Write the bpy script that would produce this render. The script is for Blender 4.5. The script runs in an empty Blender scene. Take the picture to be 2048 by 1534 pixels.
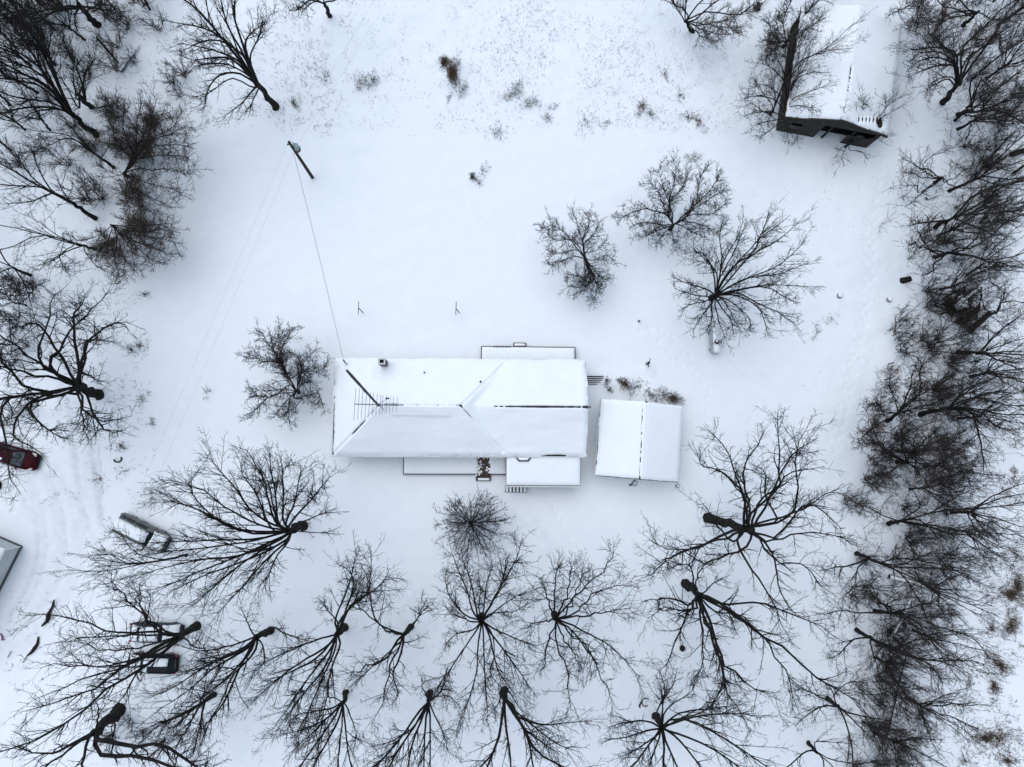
import bpy, math, random
import numpy as np
from mathutils import Matrix, Vector

SEED = 7
random.seed(SEED)
RNG = np.random.default_rng(SEED)
scene = bpy.context.scene
COL = scene.collection
R = math.radians

# ------------------------------------------------------------------ camera
CAM_H = 71.0                       # drone height above the snow, metres
F_PX, CX, CY = 1424.0, 1024.0, 767.0
NAD = (966.0, 908.0)               # where the plumb line meets the picture
_nc = np.array([(NAD[0]-CX)/F_PX, -(NAD[1]-CY)/F_PX, -1.0])
_nc /= np.linalg.norm(_nc)
_wz = -_nc
_wx = np.array([1.0, 0, 0]) - _wz[0]*_wz
_wx /= np.linalg.norm(_wx)
_wy = np.cross(_wz, _wx)
CAMR = np.array([_wx, _wy, _wz])   # camera -> world

cam_d = bpy.data.cameras.new('camera')
cam = bpy.data.objects.new('camera', cam_d)
COL.objects.link(cam)
cam_d.sensor_fit = 'HORIZONTAL'
cam_d.angle = 2*math.atan(CX/F_PX)
cam_d.clip_start = 0.5
cam_d.clip_end = 6000
_m = Matrix(CAMR.tolist()).to_4x4()
_m.translation = (0, 0, CAM_H)
cam.matrix_world = _m
scene.camera = cam

def P(u, v, z=0.0):
    """point at height z seen at photo pixel (u, v)"""
    d = CAMR @ np.array([(u-CX)/F_PX, -(v-CY)/F_PX, -1.0])
    t = (CAM_H-z)/(-d[2])
    return np.array([d[0]*t, d[1]*t, z])

# ------------------------------------------------------------------ light: overcast winter day
SUN_EL, SUN_AZ = 70.0, 140.0       # direction the light comes from (azimuth from +X, ccw)
world = bpy.data.worlds.new('World')
scene.world = world
world.use_nodes = True
nt = world.node_tree
bgn = nt.nodes['Background']
sky = nt.nodes.new('ShaderNodeTexSky')
sky.sky_type = 'NISHITA'
sky.sun_disc = False
sky.sun_elevation = R(SUN_EL)
sky.sun_rotation = R(90.0-SUN_AZ)
sky.air_density = 1.0
sky.dust_density = 0.7
sky.ozone_density = 1.0
hs = nt.nodes.new('ShaderNodeHueSaturation')
hs.inputs['Hue'].default_value = 0.488
hs.inputs['Saturation'].default_value = 0.78
nt.links.new(sky.outputs[0], hs.inputs['Color'])
nt.links.new(hs.outputs[0], bgn.inputs['Color'])
bgn.inputs['Strength'].default_value = 0.135

sun_d = bpy.data.lights.new('sun', 'SUN')
sun_d.energy = 1.35
sun_d.angle = R(75)
sun_d.color = (0.97, 0.985, 1.0)
sun = bpy.data.objects.new('sun', sun_d)
COL.objects.link(sun)
_sd = Vector((math.cos(R(SUN_AZ))*math.cos(R(SUN_EL)), math.sin(R(SUN_AZ))*math.cos(R(SUN_EL)), math.sin(R(SUN_EL))))
sun.rotation_euler = _sd.to_track_quat('Z', 'Y').to_euler()
sun.location = (0, 0, 60)

vs = scene.view_settings
vs.view_transform = 'Standard'
vs.look = 'None'
vs.gamma = 1.0
vs.use_curve_mapping = False
vs.exposure = 0.33
scene.cycles.max_bounces = 6
scene.cycles.diffuse_bounces = 4
scene.cycles.glossy_bounces = 2
scene.cycles.transmission_bounces = 2
scene.cycles.use_denoising = True

# ------------------------------------------------------------------ materials
MATS = {}
def mat(name, col, rough=0.8, col2=None, scale=6.0, bump=0.0, bscale=20.0, metal=0.0, spec=0.3, stretch=None, detail=4.0):
    m = bpy.data.materials.new(name)
    m.use_nodes = True
    n = m.node_tree
    b = n.nodes['Principled BSDF']
    b.inputs['Roughness'].default_value = rough
    b.inputs['Metallic'].default_value = metal
    b.inputs['Specular IOR Level'].default_value = spec
    b.inputs['Base Color'].default_value = (*col, 1)
    tc = n.nodes.new('ShaderNodeTexCoord')
    mp = n.nodes.new('ShaderNodeMapping')
    n.links.new(tc.outputs['Object'], mp.inputs['Vector'])
    if stretch:
        mp.inputs['Scale'].default_value = stretch
    if col2 is not None:
        tx = n.nodes.new('ShaderNodeTexNoise')
        tx.inputs['Scale'].default_value = scale
        tx.inputs['Detail'].default_value = detail
        n.links.new(mp.outputs[0], tx.inputs['Vector'])
        rp = n.nodes.new('ShaderNodeValToRGB')
        rp.color_ramp.elements[0].position = 0.36
        rp.color_ramp.elements[1].position = 0.66
        rp.color_ramp.elements[0].color = (*col, 1)
        rp.color_ramp.elements[1].color = (*col2, 1)
        n.links.new(tx.outputs['Fac'], rp.inputs['Fac'])
        n.links.new(rp.outputs['Color'], b.inputs['Base Color'])
    if bump > 0:
        tb = n.nodes.new('ShaderNodeTexNoise')
        tb.inputs['Scale'].default_value = bscale
        tb.inputs['Detail'].default_value = 5
        n.links.new(mp.outputs[0], tb.inputs['Vector'])
        bp = n.nodes.new('ShaderNodeBump')
        bp.inputs['Strength'].default_value = 1.0
        bp.inputs['Distance'].default_value = bump
        n.links.new(tb.outputs['Fac'], bp.inputs['Height'])
        n.links.new(bp.outputs[0], b.inputs['Normal'])
    MATS[name] = m
    return m

mat('snow', (0.845, 0.862, 0.88), 0.75, (0.87, 0.882, 0.895), 0.7, 0.025, 3.0, spec=0.2)  # ground snow toned down, standing in for shade beside the roofs
mat('roof_snow', (0.875, 0.89, 0.905), 0.75, (0.90, 0.91, 0.92), 0.8, 0.012, 2.5, spec=0.2)  # paler copy for roofs and caps; their extra light is in the colour
mat('bark', (0.013, 0.012, 0.011), 0.95, (0.032, 0.029, 0.026), 5.0, 0.02, 14.0, spec=0.1, stretch=(1, 1, 0.35))
mat('twig', (0.018, 0.016, 0.016), 0.95, (0.032, 0.028, 0.028), 3.0, spec=0.05)
mat('brown_twig', (0.052, 0.040, 0.034), 0.95, (0.095, 0.074, 0.062), 2.0, spec=0.05)
mat('orchard_twig', (0.028, 0.022, 0.020), 0.95, (0.052, 0.040, 0.036), 2.0, spec=0.05)
mat('thicket_twig', (0.036, 0.030, 0.027), 0.95, (0.075, 0.062, 0.056), 1.2, spec=0.05)
mat('bush_twig', (0.045, 0.038, 0.037), 0.95, (0.070, 0.058, 0.055), 2.0, spec=0.05)
mat('dry_grass', (0.085, 0.058, 0.040), 0.95, (0.16, 0.115, 0.082), 2.0, spec=0.05)
mat('dark_weed', (0.045, 0.033, 0.028), 0.95, (0.085, 0.062, 0.052), 2.0, spec=0.05)
mat('shingle', (0.022, 0.022, 0.024), 0.9, (0.045, 0.045, 0.047), 9.0, 0.01, 30)
mat('siding_white', (0.62, 0.63, 0.62), 0.6, (0.70, 0.71, 0.70), 1.0)
mat('trim_white', (0.72, 0.73, 0.73), 0.55, (0.62, 0.62, 0.61), 3.0)
mat('siding_grey', (0.46, 0.50, 0.49), 0.6, (0.55, 0.58, 0.57), 0.8)
mat('foundation', (0.07, 0.07, 0.072), 0.9, (0.12, 0.12, 0.12), 2.0, 0.01, 10)
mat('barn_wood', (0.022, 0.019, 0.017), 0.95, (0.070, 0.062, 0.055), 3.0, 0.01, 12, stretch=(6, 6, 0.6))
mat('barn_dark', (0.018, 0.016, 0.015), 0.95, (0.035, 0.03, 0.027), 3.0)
mat('deck_wood', (0.045, 0.035, 0.030), 0.9, (0.085, 0.062, 0.052), 5.0, 0.006, 20)
mat('brown_board', (0.050, 0.034, 0.028), 0.9, (0.11, 0.075, 0.060), 8.0, 0.006, 20)
mat('brick', (0.10, 0.085, 0.075), 0.9, (0.17, 0.14, 0.12), 6.0, 0.006, 15)
mat('mortar_cap', (0.52, 0.51, 0.49), 0.9, (0.62, 0.61, 0.58), 5.0)
mat('soot_hole_shade', (0.006, 0.006, 0.006), 1.0)  # flue soot; also painted shade for pipe mouths and the stump hollow
mat('black_metal', (0.015, 0.016, 0.017), 0.5, (0.03, 0.03, 0.03), 4.0, metal=0.3)
mat('grey_metal', (0.22, 0.23, 0.24), 0.45, (0.32, 0.33, 0.33), 4.0, metal=0.7)
mat('antenna_metal', (0.07, 0.075, 0.08), 0.5, (0.11, 0.11, 0.115), 4.0, metal=0.5)
mat('pole_wood', (0.020, 0.016, 0.013), 0.95, (0.045, 0.036, 0.028), 4.0, 0.01, 15, stretch=(3, 3, 0.3))
mat('transformer_grey', (0.22, 0.29, 0.30), 0.5, (0.30, 0.36, 0.37), 3.0)
mat('rust', (0.10, 0.025, 0.016), 0.8, (0.17, 0.05, 0.03), 6.0)
mat('tank_paint', (0.42, 0.45, 0.45), 0.5, (0.30, 0.33, 0.33), 2.0)
mat('wire_grey', (0.30, 0.31, 0.33), 0.6, (0.36, 0.37, 0.38), 1.0)
mat('wire_black', (0.03, 0.03, 0.032), 0.6, (0.05, 0.05, 0.05), 1.0)
mat('paint_red', (0.034, 0.0015, 0.004), 0.4, (0.040, 0.002, 0.005), 2.0, spec=0.08)
mat('paint_black', (0.010, 0.010, 0.013), 0.3, (0.014, 0.014, 0.017), 2.0, spec=0.15)
mat('paint_grey', (0.13, 0.135, 0.125), 0.35, (0.16, 0.16, 0.15), 2.0, spec=0.15)
mat('paint_dark', (0.040, 0.043, 0.050), 0.32, (0.05, 0.053, 0.06), 2.0, spec=0.15)
mat('car_glass', (0.012, 0.017, 0.018), 0.2, spec=0.2)
mat('frost_glass', (0.10, 0.13, 0.135), 0.35, (0.06, 0.085, 0.09), 6.0, spec=0.5)
mat('window_glass', (0.03, 0.04, 0.045), 0.1, spec=0.6)
mat('tyre', (0.014, 0.014, 0.014), 0.9)
mat('lamp_clear', (0.66, 0.62, 0.56), 0.3)
mat('lamp_red', (0.35, 0.008, 0.010), 0.3)
mat('stone', (0.22, 0.22, 0.22), 0.9, (0.32, 0.31, 0.30), 5.0)

# snow ground: compacted / dirty snow follows a painted 'dirt' attribute (wheel tracks, trodden yard)
g = MATS['snow']
gm = g.copy(); gm.name = 'ground_snow'; MATS['ground_snow'] = gm
n = gm.node_tree
b = n.nodes['Principled BSDF']
src = b.inputs['Base Color'].links[0].from_socket
at = n.nodes.new('ShaderNodeAttribute'); at.attribute_name = 'dirt'
nz = n.nodes.new('ShaderNodeTexNoise'); nz.inputs['Scale'].default_value = 1.6; nz.inputs['Detail'].default_value = 6
tc = n.nodes.new('ShaderNodeTexCoord'); n.links.new(tc.outputs['Object'], nz.inputs['Vector'])
mu = n.nodes.new('ShaderNodeMath'); mu.operation = 'MULTIPLY'
mr = n.nodes.new('ShaderNodeMapRange'); mr.inputs[1].default_value = 0.10; mr.inputs[2].default_value = 0.78
n.links.new(nz.outputs['Fac'], mr.inputs[0])
n.links.new(at.outputs['Fac'], mu.inputs[0]); n.links.new(mr.outputs[0], mu.inputs[1])
mx = n.nodes.new('ShaderNodeMix'); mx.data_type = 'RGBA'
n.links.new(mu.outputs[0], mx.inputs['Factor'])
n.links.new(src, mx.inputs[6]); mx.inputs[7].default_value = (0.56, 0.57, 0.59, 1)
n.links.new(mx.outputs[2], b.inputs['Base Color'])

# ------------------------------------------------------------------ mesh helpers
def raw_mesh(name, V, Fq=None, Ft=None):
    """fast mesh from numpy: quads Fq (M,4) and/or triangles Ft (K,3)"""
    me = bpy.data.meshes.new(name)
    V = np.asarray(V, dtype=np.float32)
    me.vertices.add(len(V)); me.vertices.foreach_set('co', V.ravel())
    parts, starts, tot = [], [], 0
    if Fq is not None and len(Fq):
        Fq = np.asarray(Fq, dtype=np.int32)
        parts.append(Fq.ravel()); starts.append(np.arange(len(Fq), dtype=np.int32)*4 + tot); tot += Fq.size
    if Ft is not None and len(Ft):
        Ft = np.asarray(Ft, dtype=np.int32)
        parts.append(Ft.ravel()); starts.append(np.arange(len(Ft), dtype=np.int32)*3 + tot); tot += Ft.size
    loops = np.concatenate(parts); starts = np.concatenate(starts)
    me.loops.add(len(loops)); me.loops.foreach_set('vertex_index', loops)
    me.polygons.add(len(starts)); me.polygons.foreach_set('loop_start', starts)
    me.update(calc_edges=True)
    return me

def link(name, me, material=None, parent=None, smooth=False, loc=None):
    if material and not me.materials:
        me.materials.append(MATS[material])
    if smooth:
        me.polygons.foreach_set('use_smooth', np.ones(len(me.polygons), dtype=bool))
    o = bpy.data.objects.new(name, me)
    COL.objects.link(o)
    if parent is not None:
        o.parent = parent
    if loc is not None:
        o.location = loc
    return o

LABELS = {}
def tag(o, label, cat, group=None, kind=None):
    o['label'] = label; o['category'] = cat
    if group: o['group'] = group
    if kind: o['kind'] = kind
    return o

def thing(name, label, cat, loc=(0, 0, 0), rz=0.0, group=None):
    o = bpy.data.objects.new(name, None)
    COL.objects.link(o)
    o.empty_display_size = 0.3
    o.location = tuple(float(c) for c in loc); o.rotation_euler = (0, 0, rz)
    return tag(o, label, cat, group)

class MB:
    """small mesh builder: boxes, tubes, polygons"""
    def __init__(s): s.v = []; s.f = []
    def poly(s, pts):
        n0 = len(s.v); s.v += [tuple(float(c) for c in p) for p in pts]; s.f.append(list(range(n0, n0+len(pts)))); return s
    def box(s, x0, x1, y0, y1, z0, z1, rot=None, at=(0, 0, 0)):
        n0 = len(s.v)
        pts = [(x0, y0, z0), (x1, y0, z0), (x1, y1, z0), (x0, y1, z0), (x0, y0, z1), (x1, y0, z1), (x1, y1, z1), (x0, y1, z1)]
        if rot is not None:
            pts = [tuple(rot @ Vector(p) + Vector(at)) for p in pts]
        elif at != (0, 0, 0):
            pts = [(p[0]+at[0], p[1]+at[1], p[2]+at[2]) for p in pts]
        s.v += pts
        for q in ((0, 3, 2, 1), (4, 5, 6, 7), (0, 1, 5, 4), (1, 2, 6, 5), (2, 3, 7, 6), (3, 0, 4, 7)):
            s.f.append([n0+i for i in q])
        return s
    def beam(s, a, b_, w, h=None):
        a = Vector(a); b_ = Vector(b_); h = h or w
        d = b_-a; L = d.length
        q = d.to_track_quat('X', 'Z').to_matrix()
        return s.box(0, L, -w/2, w/2, -h/2, h/2, rot=q, at=a)
    def tube(s, pts, rad, sides=8, caps=True):
        pts = [Vector(p) for p in pts]
        if not hasattr(rad, '__len__'): rad = [rad]*len(pts)
        n0 = len(s.v)
        mean = (pts[-1]-pts[0]).normalized()
        ref = Vector((0, 0, 1)) if abs(mean.z) < 0.85 else Vector((1, 0, 0))
        for i, p in enumerate(pts):
            t = (pts[min(i+1, len(pts)-1)] - pts[max(i-1, 0)]).normalized()
            u = t.cross(ref).normalized(); w = t.cross(u)
            for k in range(sides):
                a = 2*math.pi*k/sides
                s.v.append(tuple(p + (u*math.cos(a) + w*math.sin(a))*rad[i]))
        for i in range(len(pts)-1):
            for k in range(sides):
                a = n0+i*sides+k; b2 = n0+i*sides+(k+1) % sides
                s.f.append([a, b2, b2+sides, a+sides])
        if caps:
            s.f.append([n0+k for k in range(sides)][::-1])
            s.f.append([n0+(len(pts)-1)*sides+k for k in range(sides)])
        return s
    def lathe(s, prof, at=(0, 0, 0), sides=16, axis='z'):
        n0 = len(s.v)
        for (r_, h_) in prof:
            for k in range(sides):
                a = 2*math.pi*k/sides
                p = (r_*math.cos(a), r_*math.sin(a), h_)
                if axis == 'x': p = (p[2], p[0], p[1])
                if axis == 'y': p = (p[0], p[2], p[1])
                s.v.append((p[0]+at[0], p[1]+at[1], p[2]+at[2]))
        for i in range(len(prof)-1):
            for k in range(sides):
                a = n0+i*sides+k; b2 = n0+i*sides+(k+1) % sides
                s.f.append([a, b2, b2+sides, a+sides])
        s.f.append([n0+k for k in range(sides)][::-1])
        s.f.append([n0+(len(prof)-1)*sides+k for k in range(sides)])
        return s
    def mesh(s, name):
        me = bpy.data.meshes.new(name)
        me.from_pydata(s.v, [], s.f); me.update()
        return me
    def build(s, name, material, parent=None, smooth=False, bevel=0.0, subsurf=0):
        o = link(name, s.mesh(name), material, parent, smooth)
        if bevel:
            m = o.modifiers.new('bevel', 'BEVEL'); m.width = bevel; m.segments = 2; m.limit_method = 'ANGLE'
        if subsurf:
            m = o.modifiers.new('sub', 'SUBSURF'); m.levels = subsurf; m.render_levels = subsurf
        return o

# value noise on a plane (vectorised)
_perm = np.random.default_rng(99).random((256, 256))
def vnoise(x, y, s):
    x = np.asarray(x)/s; y = np.asarray(y)/s
    xi = np.floor(x).astype(int); yi = np.floor(y).astype(int)
    fx = x-xi; fy = y-yi
    fx = fx*fx*(3-2*fx); fy = fy*fy*(3-2*fy)
    g_ = lambda a, b_: _perm[a & 255, b_ & 255]
    return (g_(xi, yi)*(1-fx)+g_(xi+1, yi)*fx)*(1-fy) + (g_(xi, yi+1)*(1-fx)+g_(xi+1, yi+1)*fx)*fy - 0.5

def heightfield(name, xs, ys, Z, base, material, parent=None, wob=0.0):
    """closed snow blanket: top grid Z (ny,nx) with a skirt down to base (ny,nx)"""
    nx, ny = len(xs), len(ys)
    X, Y = np.meshgrid(xs, ys)
    if wob:      # uneven overhanging lip
        ex = np.maximum(smooth01((xs[0]+.4-X)/.4), smooth01((X-xs[-1]+.4)/.4)); ey = np.maximum(smooth01((ys[0]+.4-Y)/.4), smooth01((Y-ys[-1]+.4)/.4))
        X = X+ex*wob*(vnoise(Y+3, Y*0+5, .9)+.5*vnoise(Y, Y*0, .3)); Y = Y+ey*wob*(vnoise(X+9, X*0+2, 1.1)+.5*vnoise(X, X*0, .35))
    V = np.stack([X, Y, Z], -1).reshape(-1, 3)
    idx = np.arange(nx*ny).reshape(ny, nx)
    Fq = np.stack([idx[:-1, :-1], idx[:-1, 1:], idx[1:, 1:], idx[1:, :-1]], -1).reshape(-1, 4)
    ring = np.concatenate([idx[0, :], idx[1:, -1], idx[-1, -2::-1], idx[-2:0:-1, 0]])
    Vb = V[ring].copy(); Vb[:, 2] = np.minimum(np.asarray(base).reshape(-1)[ring], Vb[:, 2]-0.002)
    nb = len(ring); r0 = len(V)
    nxt = (np.arange(nb)+1) % nb
    Fs = np.stack([ring[nxt], ring, r0+np.arange(nb), r0+nxt], -1)
    me = raw_mesh(name, np.concatenate([V, Vb]), np.concatenate([Fq, Fs]))
    sm = np.ones(len(me.polygons), dtype=bool)
    me.polygons.foreach_set('use_smooth', sm)
    return link(name, me, material, parent)

def smooth01(t):
    t = np.clip(t, 0, 1); return t*t*(3-2*t)

def seg_dist(X, Y, a, b_):
    ax, ay = a; bx, by = b_
    dx, dy = bx-ax, by-ay
    t = np.clip(((X-ax)*dx+(Y-ay)*dy)/(dx*dx+dy*dy+1e-9), 0, 1)
    return np.hypot(X-ax-t*dx, Y-ay-t*dy), t

def resample(pts, K):
    """smooth resample of a polyline to K points (Catmull-Rom)"""
    pts = np.asarray(pts, float)
    if len(pts) == 2:
        t = np.linspace(0, 1, K)[:, None]
        return pts[0]*(1-t)+pts[1]*t
    d = np.r_[0, np.cumsum(np.linalg.norm(np.diff(pts, axis=0), axis=1))]
    ext = np.vstack([2*pts[0]-pts[1], pts, 2*pts[-1]-pts[-2]])
    out = []
    for s in np.linspace(0, d[-1], K):
        i = min(max(np.searchsorted(d, s, side='right')-1, 0), len(pts)-2)
        t = (s-d[i])/max(d[i+1]-d[i], 1e-6)
        p0, p1, p2, p3 = ext[i], ext[i+1], ext[i+2], ext[i+3]
        out.append(0.5*((2*p1)+(-p0+p2)*t+(2*p0-5*p1+4*p2-p3)*t*t+(-p0+3*p1-3*p2+p3)*t**3))
    return np.array(out)

# ------------------------------------------------------------------ ground sheet (snow), one mesh to the horizon
def build_ground():
    inner_x = np.arange(-57, 63.01, 0.215)
    inner_y = np.arange(-35, 56.01, 0.215)
    out = np.array([3, 10, 30, 90, 250, 700, 2000, 4000.0])
    xs = np.concatenate([inner_x[0]-out[::-1], inner_x, inner_x[-1]+out])
    ys = np.concatenate([inner_y[0]-out[::-1], inner_y, inner_y[-1]+out])
    X, Y = np.meshgrid(xs, ys)
    Z = 0.16*vnoise(X, Y, 13.0) + 0.07*vnoise(X+31, Y-7, 4.1) + 0.03*vnoise(X, Y+50, 1.6) + 0.012*vnoise(X, Y, 0.7)
    # calm, wind-smoothed yard in the middle, rougher wood floor at the sides
    yard = np.exp(-((X-2)/26)**4 - ((Y-12)/24)**4)
    Z *= 1-0.5*yard
    Z += 0.05*vnoise(X*.35+Y*.2, Y*1.3-X*.3, 1.6)+0.05*vnoise(X*.3+Y*.15+40, Y-X*.25, 3.4)
    rough = 1-np.exp(-((X-2)/33)**6-((Y-12)/40)**6)
    Z += rough*(0.09*vnoise(X+9, Y, 1.3)+0.05*vnoise(X, Y+3, 0.6))
    drv = P(105, 1060)
    Z *= 1-.85*np.exp(-((X-drv[0])/8)**4-((Y-drv[1])/14)**4)
    # open weedy field at the top: hummocks
    fx0, fy0 = P(700, 270)[:2]
    field = smooth01((Y-fy0)/3.0)*smooth01((X+20)/4)*smooth01((36-X)/4)
    Z += field*(0.07*vnoise(X, Y, 1.1)+0.05*vnoise(X+5, Y+9, 0.5))
    D = np.zeros_like(Z)
    def win(pts, pad):
        x0 = min(p[0] for p in pts)-pad; x1 = max(p[0] for p in pts)+pad
        y0 = min(p[1] for p in pts)-pad; y1 = max(p[1] for p in pts)+pad
        i0, i1 = np.searchsorted(xs, [x0, x1]); j0, j1 = np.searchsorted(ys, [y0, y1])
        return slice(j0, j1), slice(i0, i1)
    def dent(x, y, r, d, rim=0.08):
        r *= 1.35; d *= 0.95
        s = win([(x, y)], r*2.4)
        q = np.hypot(X[s]-x, Y[s]-y)/r
        Z[s] += -d*np.exp(-q**2*1.3) + rim*d*np.exp(-((q-1.5)/0.45)**2)
    def groove(px, w, d, dirt=0.0, rim=0.3, jit=0.0):
        pts = list(resample(np.array([P(*p) for p in px]), 4*len(px))[:, :2])
        Q = None
        s = win(pts, w*4)
        for a, b_ in zip(pts[:-1], pts[1:]):
            q_, t = seg_dist(X[s], Y[s], a, b_)
            Q = q_ if Q is None else np.minimum(Q, q_)
        if True:
            q = (Q + jit*vnoise(X[s], Y[s], 0.9))/w
            nzv = 0.95+0.1*vnoise(X[s]+3, Y[s], 2.5)
            Z[s] += (-d*np.exp(-q**2) + rim*d*np.exp(-((q-1.7)/0.5)**2))*nzv
            D[s] = np.maximum(D[s], dirt*np.exp(-(q*0.8)**2))
    def prints(px, step=0.72, side=0.16, r=0.14, d=0.12, rnd=0.07):
        pts = [P(*p)[:2] for p in px]
        k = 0
        for a, b_ in zip(pts[:-1], pts[1:]):
            L = math.hypot(b_[0]-a[0], b_[1]-a[1]); nn = max(1, int(L/step))
            tx, ty = (b_[0]-a[0])/L, (b_[1]-a[1])/L
            for i in range(nn):
                t = (i+0.5)/nn*L
                sd = side*(1 if k % 2 else -1); k += 1
                dent(a[0]+tx*t-ty*sd+random.uniform(-rnd, rnd), a[1]+ty*t+tx*sd+random.uniform(-rnd, rnd), r*random.uniform(.8, 1.15), d*random.uniform(.7, 1.2))
    # driveway wheel ruts and ploughed area at the left
    for px, w, d, dr in [
        ([(146, 868), (152, 920), (160, 985), (176, 1060)], 0.30, .08, .35),
        ([(180, 870), (188, 925), (196, 985), (206, 1050)], 0.26, .10, .55),
        ([(197, 890), (201, 940), (204, 1000)], 0.12, .10, .8),
        ([(95, 950), (118, 1010), (130, 1080), (118, 1150), (82, 1220), (20, 1275)], 0.35, .07, .30),
        ([(60, 960), (80, 1010), (92, 1080), (82, 1145), (50, 1210), (-20, 1270)], 0.35, .07, .28),
        ([(112, 940), (150, 1000), (166, 1080), (150, 1170), (90, 1260), (0, 1330)], 0.4, .06, .18),
        ([(40, 985), (70, 1040), (75, 1100), (60, 1160), (20, 1230)], 0.25, .06, .35),
        ([(130, 960), (176, 1040), (200, 1110), (215, 1180)], 0.3, .05, .15),
        ([(150, 870), (140, 820), (120, 760), (112, 690)], .25, .06, .2),
    ]:
        groove(px, w*1.15, d*.9, min(1, dr*2.2), rim=.3)
    for px, w, dr in [([(60, 1000), (110, 1050), (112, 1120), (80, 1200), (-10, 1290)], 2.2, .45), ([(165, 860), (172, 940), (168, 1010), (130, 1080)], 1.3, .40), ([(60, 940), (100, 960), (150, 1000)], 1.2, .4)]:
        groove(px, w, .0, dr, 0, .3)
    # footprints and animal tracks
    deep = dict(step=0.62, r=0.15, d=0.15)
    prints([(962, 206), (916, 276), (887, 312), (854, 342), (817, 393), (740, 480), (668, 552), (615, 616), (581, 672)], r=.11, d=.10)
    prints([(858, 346), (900, 362), (928, 400), (955, 440), (1010, 462), (1085, 468)], r=.11, d=.10)
    prints([(1245, 410), (1160, 412), (1090, 430)], r=.10, d=.09)
    prints([(1768, 300), (1752, 420), (1745, 560), (1722, 690), (1700, 790), (1672, 910)], **deep)
    prints([(1735, 430), (1732, 560), (1706, 690), (1688, 790), (1650, 900)], r=.13, d=.12)
    prints([(1790, 480), (1770, 620), (1735, 730), (1712, 840)], r=.12, d=.10)
    prints([(1180, 905), (1190, 930), (1215, 958), (1265, 970), (1330, 962)], **deep)
    prints([(1085, 980), (1105, 1005), (1120, 1040), (1136, 1075), (1152, 1098)], step=.45, r=.15, d=.14)
    prints([(1064, 980), (1095, 1000), (1118, 1030)], step=.4, r=.15, d=.15)
    prints([(1273, 655), (1300, 660), (1318, 690), (1340, 712), (1372, 730), (1400, 748), (1418, 790), (1416, 850)], **deep)
    prints([(1300, 655), (1338, 668), (1362, 698), (1385, 715)], **deep)
    prints([(1420, 790), (1432, 850), (1440, 900)], r=.11, d=.09)
    prints([(1275, 655), (1290, 662), (1312, 655)], **deep)
    prints([(1268, 265), (1276, 300), (1300, 312), (1340, 300)], r=.1, d=.09)
    prints([(1530, 290), (1570, 306), (1625, 300)], r=.12, d=.10)
    prints([(1640, 280), (1655, 330), (1690, 345)], r=.12, d=.09)
    prints([(1475, 120), (1470, 200), (1478, 260)], r=.12, d=.10)
    prints([(760, 120), (740, 200), (716, 300), (690, 420)], r=.09, d=.07)
    prints([(640, 950), (700, 1080), (760, 1160), (800, 1190)], r=.10, d=.07)
    prints([(1600, 690), (1670, 720), (1700, 760)], r=.12, d=.09)
    prints([(520, 850), (545, 900), (560, 950)], r=.11, d=.08)
    for _ in range(60):
        u, v = random.gauss(800, 30), random.gauss(1195, 14)
        p = P(u, v); dent(p[0], p[1], .16, .10)
    for _ in range(160):
        u, v = random.uniform(1600, 1790), random.uniform(300, 900)
        p = P(u, v); dent(p[0], p[1], random.uniform(.08, .13), .08)
    for _ in range(60):
        u, v = random.uniform(1173, 1195), random.uniform(840, 960)
        p = P(u, v); dent(p[0], p[1], random.uniform(.08, .15), .10)
    # wind drifts in the lee of the porch and garage
    def drift(px, w, h, dr=(1, 0.35)):
        pts = [P(*p)[:2] for p in px]
        for a, b_ in zip(pts[:-1], pts[1:]):
            s = win([a, b_], w*4)
            q, t = seg_dist(X[s], Y[s], a, b_)
            Z[s] = np.maximum(Z[s], Z[s]+0) + h*np.exp(-(q/w)**2)
    drift([(1047, 1022), (1062, 1042), (1078, 1066), (1092, 1096)], .5, .16)
    drift([(1215, 762), (1250, 770), (1300, 785), (1345, 800)], .9, .28)
    drift([(1205, 752), (1222, 765)], .7, .3)
    drift([(1290, 738), (1302, 746)], .4, .2)
    drift([(700, 935), (760, 940), (800, 945)], 1.0, .10)
    # mound under the weeds of the field
    for (u, v, r_, h_) in [(905, 150, 1.2, .45), (1285, 218, .8, .2), (1395, 240, .8, .2), (735, 165, .9, .15)]:
        p = P(u, v); s = win([p[:2]], r_*3)
        Z[s] += h_*np.exp(-((X[s]-p[0])**2+(Y[s]-p[1])**2)/r_**2)
    # trodden / leaf-stained floor of the wood strip on the right
    wx = P(1905, 700)[0]
    D = np.maximum(D, 0.0*X)
    nx, ny = len(xs), len(ys)
    V = np.stack([X, Y, Z], -1).reshape(-1, 3)
    idx = np.arange(nx*ny).reshape(ny, nx)
    Fq = np.stack([idx[:-1, :-1], idx[:-1, 1:], idx[1:, 1:], idx[1:, :-1]], -1).reshape(-1, 4)
    me = raw_mesh('snow_ground', V, Fq)
    a = me.attributes.new('dirt', 'FLOAT', 'POINT')
    a.data.foreach_set('value', D.astype(np.float32).ravel())
    o = link('snow_ground', me, 'ground_snow', smooth=True)
    o['kind'] = 'structure'
    o['label'] = 'snow covered ground with tracks, ruts and drifts'
    global GZ
    def GZ(x, y):
        i = int(np.clip(np.searchsorted(xs, x), 1, nx-1)); j = int(np.clip(np.searchsorted(ys, y), 1, ny-1))
        return float(Z[j, i])
build_ground()

def G(u, v, dz=0.0):
    p = P(u, v, 0.0)
    return (float(p[0]), float(p[1]), GZ(p[0], p[1])+dz)
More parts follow.
